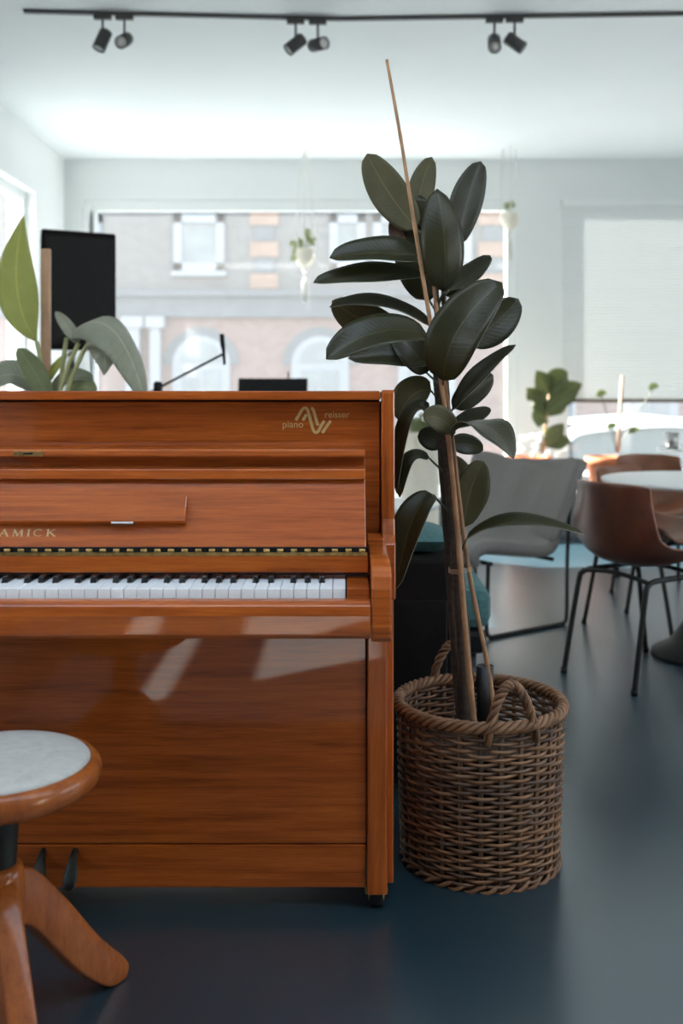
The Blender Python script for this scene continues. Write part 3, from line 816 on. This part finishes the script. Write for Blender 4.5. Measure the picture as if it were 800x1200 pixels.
rleaf((527,522,.05), (545,516,.06), (566,528,.06), 26, (0,-1,.3), 't', .1)
rleaf((503,537,.0), (470,520,-.02), (468,583,-.03), 22, (-.4,-.6,.7), 't', .25, root=556)
rleaf((543,618,.02), (548,570,.0), (566,540,.01), 44, (.3,-1,.0), 'u', .2, root=640)
rleaf((546,632,-.03), (590,596,-.07), (684,626,-.10), 30, (.05,-.35,.9), 't', .35, root=660)
rleaf((508,580,-.03), (478,590,-.07), (464,690,-.08), 40, (-.55,-.75,.35), 't', .3, root=602)
rleaf((525,535,.05), (548,560,.05), (556,600,.05), 30, (.4,-1,.0), 'u', .15)

# ------------------------------------------------------------------ things behind the piano
cb = thing('amplifier_cabinet', 'black fabric-covered amplifier cabinet between the piano and the grey chair', 'amplifier', (.17, 2.95, 0))
m = MB(); m.box(-.155, .135, -.19, .19, .02, .63); m.build('cabinet_body', M['cab'], cb, bevel=.012)
m = MB(); m.box(-.135, .115, -.196, -.188, .06, .52); m.build('grille', M['black'], cb, bevel=.004)
for x in (-.13, .11):
    for y in (-.16, .16):
        m = MB(); m.lathe([(.015, 0), (.015, .021)], (x, y, 0), 14); m.build('foot', M['black'], cb)
m = MB(); m.grid(lambda u, v: Vector(((u-.5)*.24, (v-.5)*.3, .045+.03*(1-abs(2*u-1)**4)*(1-abs(2*v-1)**4))), 12, 12)
m.grid(lambda u, v: Vector(((u-.5)*.24, (v-.5)*.3, .045-.04*(1-abs(2*u-1)**6)*(1-abs(2*v-1)**6))), 12, 12)
cu = m.build('cushion', M['teal']); cu.location = (.19, 2.95, .625); tag(cu, 'dark teal cushion lying on top of the black amplifier cabinet', 'cushion')
bn = thing('upholstered_bench', 'low teal upholstered bench behind the plant stems and amplifier', 'bench', (.22, 3.55, 0))
m = MB(); m.box(-.35, .27, -.22, .22, .30, .44); m.build('seat_cushion', M['teal'], bn, bevel=.04)
m = MB(); m.box(-.34, .255, -.21, .21, .22, .30); m.build('seat_frame', M['black'], bn, bevel=.02)
for x in (-.30, .21):
    for y in (-.17, .17):
        m = MB(); m.lathe([(.010, 0), (.016, .225)], (x, y, 0), 12); m.build('leg', M['black_metal'], bn)

# grey lounge chair
f = Vector((-.819, -.573, 0)); near = (Vector((.641, 4.42, 0))+Vector((1.047, 4.705, 0)))/2
away = Vector((-.573, .819, 0))
gcen = near+away*.33
gc = thing('lounge_chair', 'grey upholstered lounge chair on a black sled frame behind the basket', 'chair', gcen, math.atan2(f.y, f.x)-PI/2)
GP = catmull([(0,.315,.315), (0,.335,.345), (0,.31,.375), (0,.22,.385), (0,.05,.362), (0,-.09,.345), (0,-.155,.37), (0,-.20,.45), (0,-.26,.59), (0,-.325,.715), (0,-.336,.735)], 3)
def gfn(u, v):
    k = 2*u-1; i = v*(len(GP)-1); a = int(min(i, len(GP)-2)); p = GP[a].lerp(GP[a+1], i-a)
    w = .335+.04*max(0, (p.z-.40))/.36
    zz = .03*abs(k)**4*max(0, (p.z-.58))/.15
    e = abs(k)**5
    return Vector((k*w, p.y+.035*e*(1 if p.z > .4 else 0), p.z+zz+(.0 if p.z > .4 else .018*e)-(.010*math.cos(k*6) if p.z > .71 else 0)+.004*math.sin(k*7+v*9)))+Vector((0,1,.3))*(.003*math.sin(9*k+5*v)*math.sin(5*v+1)+.006*max(0, math.sin(15*k-7*v+1))**6)
m = MB(); m.grid(gfn, 28, (len(GP)-1)*2); m.build('upholstered_shell', M['grey_fabric'], gc, solid=(.055, 0), sub=1)
for s in (-1, 1):
    m = MB(); x = s*.31
    m.tube(catmull([(x,.24,.33), (x,.245,.2), (x,.25,.05), (x,.235,.014), (x,.19,.009), (x,0,.009), (x,-.19,.009), (x,-.235,.014), (x,-.25,.05), (x,-.252,.25), (x,-.262,.44), (x*.97,-.285,.60)], 6), .009, 8)
    m.build('sled_leg', M['black_metal'], gc)
    for y in (.225, -.225):
        m = MB(); m.lathe([(.011, 0), (.011, .012)], (x, y, 0), 12); m.build('glide', M['black'], gc)
m = MB()
for y, z in ((.22, .325), (-.16, .31)): m.tube([(-.31, y, z), (.31, y, z)], .009, 8)
m.build('cross_bar', M['black_metal'], gc)

# leather shell chairs
def shell_chair(label, group):
    t = thing('shell_chair', label, 'chair', (0,0,0), 0, group)
    pr = catmull([(0,-.245,.745), (0,-.235,.66), (0,-.215,.56), (0,-.185,.475), (0,-.12,.43), (0,.0,.418), (0,.12,.428), (0,.20,.435), (0,.235,.42)], 3)
    n = len(pr)-1
    def fn(u, v):
        k = 2*u-1; i = v*n; a = int(min(i, n-1)); p = pr[a].lerp(pr[a+1], i-a)
        back = min(1, max(0, (p.z-.44)/.25))
        w = .225-.04*back**1.2-.02*max(0, v-.8)/.2
        wrap = k*k
        y = p.y+wrap*(.085*back+.03*(1-back))*(1 if v < .6 else max(0, 1-(v-.6)/.4))
        z = p.z+(abs(k)**3)*.085*(1-back)*(1-max(0, v-.75)*2)-.012*abs(k)**4*(1 if v < .03 else 0)
        return Vector((k*w, y, z))
    m = MB(); m.grid(fn, 16, n); m.build('shell', [M['leather'], M['leather_in']], t, solid=(.010, -1, 1, 1), sub=1)
    legs = {}
    for sx in (-1, 1):
        for sy in (-1, 1):
            m = MB()
            foot = (sx*(.215 if sy > 0 else .175), .265 if sy > 0 else -.235, .004); top = (sx*.165, .15*sy, .385)
            m.tube(catmull([foot, ((foot[0]+sx*.165)/2, (foot[1]+.165*sy)/2, .185), (sx*.165, .165*sy, .352), (sx*.163, .15*sy, .378), (sx*.16, .11*sy, .389), (sx*.158, 0, .390)], 6), .0105, 8)
            o = m.build('leg', M['black_metal'], t)
            m = MB(); m.lathe([(.0125, 0), (.0125, .02)], (foot[0], foot[1], 0), 10); m.build('foot_cap', M['black'], o)
    m = MB()
    for y in (.12, -.15): m.tube(catmull([(-.16, y, .388), (-.08, y, .398), (0, y, .402), (.08, y, .398), (.16, y, .388)], 4), .009, 8)
    m.build('seat_frame', M['black_metal'], t)
    return t
def heading(dx, dy): return math.atan2(dy, dx)-PI/2
G = 'brown leather shell chairs around the white tables'
A = shell_chair('brown leather shell chair nearest the camera, its back turned, tucked under white table', G)
A.location = (1.145, 3.905, 0); A.rotation_euler.z = heading(.85, .53)
copy_thing(A, (1.70, 5.65, 0), heading(-.25, -1), 'brown leather shell chair facing the camera behind the round white table', scale=.96)
copy_thing(A, (1.40, 4.68, 0), heading(.65, -.76), 'brown leather shell chair half hidden between grey lounge chair and nearest brown chair', scale=.97)
# round tables
tb = thing('round_table', 'round white table on a dark pedestal at the right edge', 'table', (1.47, 4.17, 0))
m = MB(); m.lathe([(0, .700), (.37, .700), (.395, .704), (.402, .712), (.40, .720), (.396, .722), (0, .722)], seg=64); m.build('tabletop', M['table_top'], tb)
m = MB(); m.lathe([(.0, .0), (.205, .0), (.20, .02), (.13, .06), (.075, .14), (.045, .28), (.035, .45), (.035, .66), (.12, .69), (.12, .70), (0, .70)], seg=36); m.build('pedestal', M['black_metal'], tb)
copy_thing(tb, (2.35, 6.25, 0), 0, 'second round white table farther back near the right shop window')
gl = MB(); gl.lathe([(0, 0), (.035, 0), (.04, .10), (.036, .10), (.032, .01), (0, .01)], (0,0,0), 24)
go = gl.build('table_tumbler', M['steel']); go.location = (2.0, 6.2, .7225); tag(go, 'small grey tumbler standing on the far white table', 'cup')

# terracotta pots with plants on the ledge
def gleaf(root, base, ctrl, tip, W, nh, mats, off, **k):
    m = MB(); leaf_mesh(m, base, ctrl, tip, W, nh, **k)
    m.v = [tuple(Vector(v)-Vector(off)) for v in m.v]
    return m.build('leaf', mats, root, solid=(.002, 0))
def terracotta(cx, cy, label, group, r=.17):
    t = thing('potted_plant', label, 'plant', (cx, cy, .30), 0, group)
    m = MB(); m.lathe([(0, 0), (r*.68, 0), (r*.92, .205), (r, .21), (r, .27), (r*.93, .27), (r*.9, .24), (0, .24)], seg=36); m.build('pot', M['terracotta'], t)
    m = MB(); m.lathe([(0, .25), (r*.9, .245)], seg=24, cap=False); m.build('soil', M['soil'], t)
    return t
YPOT = 7.8
t1 = terracotta(P(620,0,YPOT).x, YPOT, 'terracotta pot with staked broad-leaved plant and white blossoms before the pillar', 'terracotta pots on the window ledge')
o1 = t1.location.copy()
m = MB(); m.tube([v-o1 for v in (P(636,530,YPOT), P(640,490,YPOT), P(648,436,YPOT))], .013, 8); m.build('stake', M['stake'], t1)
m = MB(); m.tube([v-o1 for v in (P(634,530,YPOT), P(637,495,YPOT+.03), P(642,455,YPOT+.03))], .010, 8); m.build('stem', M['petiole'], t1)
for b, c, tp, W, mt in (((642,462),(636,450),(628,434),26,'lush_top'), ((644,460),(655,440),(665,436),30,'lush_top'), ((643,478),(660,458),(682,450),28,'lush_backlit'),
                        ((640,488),(624,455),(618,470),26,'lush_backlit'), ((640,492),(628,480),(632,502),22,'lush_backlit'), ((641,488),(652,470),(670,468),22,'lush_backlit'),
                        ((641,480),(625,462),(616,455),16,'lush_top'), ((637,520),(650,508),(660,496),20,'lush_top'), ((636,522),(662,515),(668,520),18,'lush_top')):
    gleaf(t1, P(*b,YPOT), P(*c,YPOT-.05), P(*tp,YPOT-.08), W/1200*YPOT, (.1,-1,.25), [M['fig']], o1, fold=.3, shape=.85)
for i in range(26):
    x = random.uniform(592, 668); y = random.uniform(507, 534); m = MB()
    p = P(x, y, YPOT+random.uniform(-.1, .1))-o1; r = random.uniform(.016, .03)
    for q in range(5):
        a = 2*PI*q/5; m.lathe([(.001, -r*.3), (r*.5, -r*.1), (r*.5, r*.1), (.001, r*.3)], p+Vector((r*.6*math.cos(a), -.2*r, r*.6*math.sin(a))), 8)
    m.build('blossom', M['blossom'], t1)
t2 = terracotta(P(712,0,YPOT).x, YPOT, 'terracotta pot with thin staked plant before the pleated blind', 'terracotta pots on the window ledge')
o2 = t2.location.copy()
m = MB(); m.tube([v-o2 for v in (P(724,530,YPOT), P(726,490,YPOT), P(729,440,YPOT))], .012, 8); m.build('stake', M['stake'], t2)
for tp in ((704,462), (765,454), (716,500), (742,505)):
    m = MB(); m.tube(bez(P(722,530,YPOT)-o2, P((722+tp[0])/2,490,YPOT)-o2, P(*tp,YPOT-.05)-o2, 8), .004, 6); m.build('stem', M['petiole'], t2)
    q = Vector(P(*tp,YPOT-.05)); gleaf(t2, q-Vector((.03,0,.02)), q+Vector((0,0,.03)), q+Vector((.04,0,0)), .05, (0,-1,.3), [M['lush_top']], o2)

# white pedestal planter seen between the piano and the stems
wp = thing('pedestal_planter', 'tall cream cylinder planter between the piano and the plant stems', 'planter', (P(492,0,6.2).x, 6.2, 0))
m = MB(); m.lathe([(0, 0), (.15, 0), (.15, .04), (.115, .06), (.115, .80), (.125, .83), (.11, .83), (.105, .78), (0, .78)], seg=36); m.build('planter_body', M['cream'], wp)
m = MB(); m.lathe([(0, .79), (.107, .785)], seg=24, cap=False); m.build('soil', M['soil'], wp)
for i in range(7):
    a = i*2.4; b = Vector((.02*math.cos(a), .02*math.sin(a), .79)); tpt = Vector((.15*math.cos(a), .12*math.sin(a), .9+.02*(i % 3)))
    m = MB(); leaf_mesh(m, b, (b+tpt)/2+Vector((0,0,.08)), tpt, .05, (math.cos(a)*.2, math.sin(a)*.2-.5, 1)); m.build('leaf', [M['lush_top']], wp, solid=(.0015, 0))
wt = thing('side_table', 'low white side table behind the teal cushion, right of the piano', 'table', (.27, 5.75, 0))
m = MB(); m.lathe([(0, .42), (.27, .42), (.28, .43), (.28, .445), (.27, .45), (0, .45)], seg=40); m.build('tabletop', M['table_top'], wt)
for k in range(3):
    a = 2*PI*k/3+.5; m = MB(); m.tube([(.22*math.cos(a), .22*math.sin(a), 0), (.12*math.cos(a), .12*math.sin(a), .425)], .011, 8); m.build('leg', M['white_paint'], wt)

# loudspeaker on its stand
sp = P(84, 455, 5.15)
ls = thing('loudspeaker', 'large black loudspeaker raised above the left end of the piano', 'speaker', (sp.x, sp.y, 1.275), math.radians(28))
m = MB()
vs = [(-.185,-.16,0), (.185,-.16,0), (.12,.17,.02), (-.12,.17,.02), (-.185,-.16,.585), (.185,-.16,.585), (.12,.17,.565), (-.12,.17,.565)]
m._add(vs, [(3,2,1,0), (4,5,6,7), (0,1,5,4), (1,2,6,5), (2,3,7,6), (3,0,4,7)]); m.build('cabinet', M['cab'], ls, bevel=.012)
m = MB(); m.box(-.165, .165, -.170, -.158, .03, .555); m.build('grille', M['black'], ls, bevel=.006)
ss = thing('speaker_stand', 'tripod stand carrying the black loudspeaker', 'stand', (sp.x, sp.y, 0))
m = MB(); m.tube([(0,0,.12), (0,0,.8)], .019, 12); m.tube([(0,0,.8), (0,0,1.275)], .015, 12); m.build('pole', M['steel'], ss)
m = MB(); m.lathe([(.024, .74), (.028, .76), (.028, .82), (.024, .84)], seg=16); m.build('collar', M['black'], ss)
for k in range(3):
    a = 2*PI*k/3+.4; d = Vector((math.cos(a), math.sin(a), 0)); m = MB(); m.tube([d*.02+Vector((0,0,.62)), d*.45+Vector((0,0,.012))], .010, 8); m.tube([d*.02+Vector((0,0,.2)), d*.24+Vector((0,0,.305))], .007, 6); m.build('leg', M['black_metal'], ss)

# big-leaved plant behind the left part of the piano
YL = 3.6
bp = thing('broad_leaved_plant', 'big-leaved potted plant with pale wooden stake behind the piano', 'plant', (P(52,0,YL).x, YL, 0))
ob = bp.location.copy()
m = MB(); m.lathe([(0, 0), (.13, 0), (.18, .33), (.19, .34), (.19, .36), (.17, .36), (.165, .32), (0, .32)], seg=36); m.build('pot', M['cream'], bp)
m = MB(); m.lathe([(0, .33), (.166, .325)], seg=24, cap=False); m.build('soil', M['soil'], bp)
m = MB(); q = P(50,290,YL)-ob; m.box(q.x-.016, q.x+.016, -.012+.04, .012+.04, .30, q.z); m.build('stake', M['stake'], bp, bevel=.002)
def bleaf(b, c, t, W, nh, mt, petb=None, **k):
    B, Cc, Tp = (P(x, y, YL+d) for x, y, d in (b, c, t))
    o = gleaf(bp, B, Cc, Tp, W/1200*YL, nh, [M[mt]], ob, **k)
    m = MB(); s = Vector((random.uniform(-.05,.05), random.uniform(-.05,.05), .32)); e = B-ob
    m.tube(bez(s, Vector((s.x+(e.x-s.x)*.2, s.y, e.z*.8)), e, 8), .008, 7); m.build('petiole', M['lush_top'], o)
bleaf((43,400,0), (4,350,-.03), (28,252,-.02), 46, (.35,-1,.05), 'lush_backlit', fold=.25, shape=.95)
bleaf((78,396,-.02), (135,335,-.08), (170,472,-.12), 54, (.2,-.6,.75), 'lush_grey_sheen', fold=-.5, wave=.25, shape=.7)
bleaf((92,402,-.02), (80,385,-.04), (65,365,-.05), 16, (.1,-.8,.6), 'lush_grey_sheen', fold=.3)
bleaf((112,388,-.06), (125,385,-.10), (122,440,-.10), 42, (.1,-1,.2), 'lush_grey_sheen', fold=-.2, shape=.9)
bleaf((58,470,0), (40,430,-.03), (20,408,-.05), 26, (.3,-1,.2), 'lush_top', fold=.2)
bleaf((62,465,.05), (75,430,.03), (110,445,.0), 24, (.1,-.8,.7), 'lush_grey_sheen', fold=.2)
bleaf((85,472,.0), (95,440,.0), (112,462,-.02), 24, (.1,-.9,.4), 'lush_top', fold=.2)
bleaf((48,460,.05), (62,430,.03), (80,415,.0), 12, (0,-1,.5), 'lush_backlit', fold=.2)
bleaf((50,460,.08), (10,420,.05), (-12,455,.0), 40, (.2,-.8,.7), 'lush_grey_sheen', fold=.2)

# microphone stand with boom
ms = thing('microphone_stand', 'black boom microphone stand rising just above the piano lid', 'microphone stand', (P(185,0,4.5).x, 4.5, 0))
om = ms.location.copy()
j = P(185,455,4.5)-om; e = P(263,414,4.5)-om; tail = P(150,473,4.5)-om
m = MB(); m.tube([(0,0,.03), (0,0,j.z)], .010, 10); m.build('pole', M['black_metal'], ms)
m = MB(); m.tube([tail, j, e], .0055, 8); m.build('boom', M['black_metal'], ms)
m = MB(); m.lathe([(.012, -.03), (.02, -.02), (.02, .02), (.012, .03)], j, 14); m.build('clutch', M['black'], ms)
m = MB(); m.tube([e+Vector((.0,0,-.05)), e+Vector((-.005,0,.02)), e+Vector((-.008,0,.035)), e+Vector((-.012,0,.085))], [.006, .008, .011, .010], 12); m.build('microphone', M['black'], ms)
for k in range(3):
    a = 2*PI*k/3; m = MB(); m.tube([(0,0,.10), (.3*math.cos(a), .3*math.sin(a), .01)], .008, 8); m.build('leg', M['black_metal'], ms)
# music stand
mu = thing('music_stand', 'black music stand whose desk shows just above the middle of the piano', 'music stand', (P(319,0,5.5).x, 5.5, 0))
om = mu.location.copy()
m = MB(); R = Matrix.Rotation(math.radians(-16), 4, 'X'); R.translation = (0, 0, .93)
m.box(-.188, .188, -.004, .004, 0, .222, R); m.box(-.188, .188, -.05, .004, -.004, .004, R); m.build('desk', M['black'], mu, bevel=.002)
m = MB(); m.tube([(0,.03,.1), (0,.03,1.0)], .011, 10); m.tube([(.082,.06,1.10), (.082,.066,1.18)], .004, 6); m.build('pole', M['black_metal'], mu)
for k in range(3):
    a = 2*PI*k/3+.3; m = MB(); m.tube([(0,.03,.18), (.28*math.cos(a), .03+.28*math.sin(a), .008)], .008, 8); m.build('leg', M['black_metal'], mu)

# hanging planters at the window
def hanging(px, py, label, r, sprig):
    Yh = 8.1; p = P(px, py, Yh)
    t = thing('hanging_planter', label, 'planter', p, 0, 'hanging planters at the shop window')
    m = MB(); m.lathe([(0, -r*.9), (r*.55, -r*.85), (r*.95, -r*.2), (r, r*.2), (r*.85, r*.75), (r*.78, r*.75), (r*.9, r*.2), (0, -r*.1)], seg=28); m.build('pot', M['cream'], t)
    m = MB()
    for k in range(3):
        a = 2*PI*k/3+.5; m.tube([(0,0,H-p.z), (.055*math.cos(a),.055*math.sin(a),.6), (r*1.02*math.cos(a), r*1.02*math.sin(a), 0), (.01*math.cos(a), .01*math.sin(a), -r*1.3), (0,0,-r*2)], .005, 6)
    m.build('cord', M['rope'], t)
    m = MB()
    for k in range(8):
        a = 2*PI*k/8; m.tube([(0,0,-r*1.9), (.02*math.cos(a), .02*math.sin(a), -r*2.6), (.015*math.cos(a), .015*math.sin(a), -r*4.2)], .006, 5)
    m.build('tassel', M['rope'], t)
    for i, (dx, dz) in enumerate(sprig):
        b = Vector((0,0,r*.5)); e = Vector((dx, random.uniform(-.08,.02), dz)); m = MB()
        leaf_mesh(m, b.lerp(e, .55), b.lerp(e, .8)+Vector((0,0,.03)), e, .055, (.1,-1,.3)); m.tube(bez(b, b.lerp(e,.4)+Vector((0,0,.04)), b.lerp(e,.58), 5), .003, 5); m.build('sprig', [M['lush_top']], t)
hanging(357, 301, 'hanging planter with yellow-green sprigs in the middle of the left shop window', .085, [(-.12,.10), (-.09,.02), (-.05,.12), (.05,.16), (.09,.12), (-.1,-.04), (-.02,.05), (.03,.22)])
hanging(597, 258, 'round hanging planter high by the pillar at the right window jamb', .075, [(.03,.14), (-.03,.12)])

# ------------------------------------------------------------------ track and spotlights
YT = 5.2; zt0 = H
tr = thing('light_track', 'thin dark lighting track along the white ceiling', 'light track', (0, YT, H))
a, b, c = Vector((P(32,0,YT).x, -.06, -.005)), Vector((0, .045, -.005)), Vector((2.2, -.05, -.005))
m = MB()
for p, q in ((a, b), (b, c)):
    d = (q-p); n = Vector((-d.y, d.x, 0)).normalized()*.012
    vs = [p-n+Vector((0,0,-.012)), p+n+Vector((0,0,-.012)), q+n+Vector((0,0,-.012)), q-n+Vector((0,0,-.012))]; vs += [v+Vector((0,0,.0168)) for v in vs]
    m._add(vs, [(3,2,1,0), (4,5,6,7), (0,1,5,4), (1,2,6,5), (2,3,7,6), (3,0,4,7)])
m.build('track_rail', M['spot'], tr)
SG = 'spotlights on the ceiling track'
spots = [(122, (-.35,-.25,-1), 'leftmost ceiling track spotlight, tilted down'), (147, (-.15,-1,-.55), 'second spotlight from the left on the track, lens toward the camera'),
         (346, (-1,-.3,-.9), 'third spotlight from the left on the track, tilted down to the left'), (372, (.75,-.9,-.12), 'fourth spotlight from the left, aimed level toward the right'),
         (579.5, (-.1,-.9,-.8), 'fifth spotlight on the track, lens aimed down at the camera'), (603, (1,-.15,-.75), 'rightmost ceiling track spotlight, tilted down to the right')]
for px, dv, lab in spots:
    x = P(px,0,YT).x; tt = (x-a.x)/(b.x-a.x) if x < 0 else (x/c.x)
    yy = (a.lerp(b, tt) if x < 0 else b.lerp(c, tt)).y
    t = thing('track_spotlight', lab, 'spotlight', (x, YT+yy, H-.0172), 0, SG)
    m = MB(); m.box(-.045, .045, -.014, .014, -.022, 0); m.build('adapter', M['spot'], t, bevel=.003)
    m = MB(); m.tube([(0,0,-.02), (0,0,-.105)], .006, 8); m.build('stem', M['spot'], t)
    d = Vector(dv).normalized(); R = d.to_track_quat('Z', 'Y').to_matrix(); cc = Vector((0,0,-.125))
    m = MB(); m.lathe([(.001, -.05), (.030, -.05), (.033, -.045), (.033, .055), (.029, .055), (.028, .045), (.001, .045)], cc, 24, R); hd = m.build('lamp_head', M['spot'], t)
    m = MB(); m.lathe([(.001, .050), (.028, .050), (.028, .0455)], cc, 24, R, cap=False); m.build('lens', M['lens'], hd)

# ------------------------------------------------------------------ light
SUN, SKY, EXPO = 52.0, 3.6, 0.43
sun = bpy.data.lights.new('sun', 'SUN'); sun.energy = SUN; sun.angle = math.radians(.6); sun.color = (1, .95, .88)
so = bpy.data.objects.new('sun', sun); C.objects.link(so)
so.rotation_euler = Vector((.809, -.588, -.64)).to_track_quat('-Z', 'Y').to_euler()
w = bpy.data.worlds.new('sky'); bpy.context.scene.world = w; w.use_nodes = True
nt = w.node_tree; bg = nt.nodes['Background']
tc = N(nt, 'ShaderNodeTexCoord'); sx = N(nt, 'ShaderNodeSeparateXYZ'); cr = N(nt, 'ShaderNodeValToRGB')
cr.color_ramp.elements[0].position = .0; cr.color_ramp.elements[0].color = (.92,.96,1,1)
cr.color_ramp.elements[1].position = .8; cr.color_ramp.elements[1].color = (.62,.78,1,1)
nt.links.new(tc.outputs['Generated'], sx.inputs[0]); nt.links.new(sx.outputs['Z'], cr.inputs['Fac']); nt.links.new(cr.outputs['Color'], bg.inputs['Color'])
bg.inputs['Strength'].default_value = SKY

# ------------------------------------------------------------------ camera
cam = bpy.data.cameras.new('camera'); co = bpy.data.objects.new('camera', cam); C.objects.link(co)
co.location = (0, 0, EYE); co.rotation_euler = (PI/2, 0, 0)
cam.sensor_width = 36; cam.lens = 36; cam.shift_y = -145/1200
cam.dof.use_dof = True; cam.dof.focus_distance = 2.2; cam.dof.aperture_fstop = 2.8
cam.clip_start = .05
sc = bpy.context.scene; sc.camera = co
sc.view_settings.view_transform = 'Standard'; sc.view_settings.look = 'None'; sc.view_settings.gamma = 1
sc.view_settings.exposure = EXPO; sc.view_settings.use_curve_mapping = False
sc.cycles.use_denoising = True
sc.cycles.max_bounces = 12; sc.cycles.diffuse_bounces = 8; sc.cycles.transparent_max_bounces = 16
sc.cycles.sample_clamp_indirect = 8
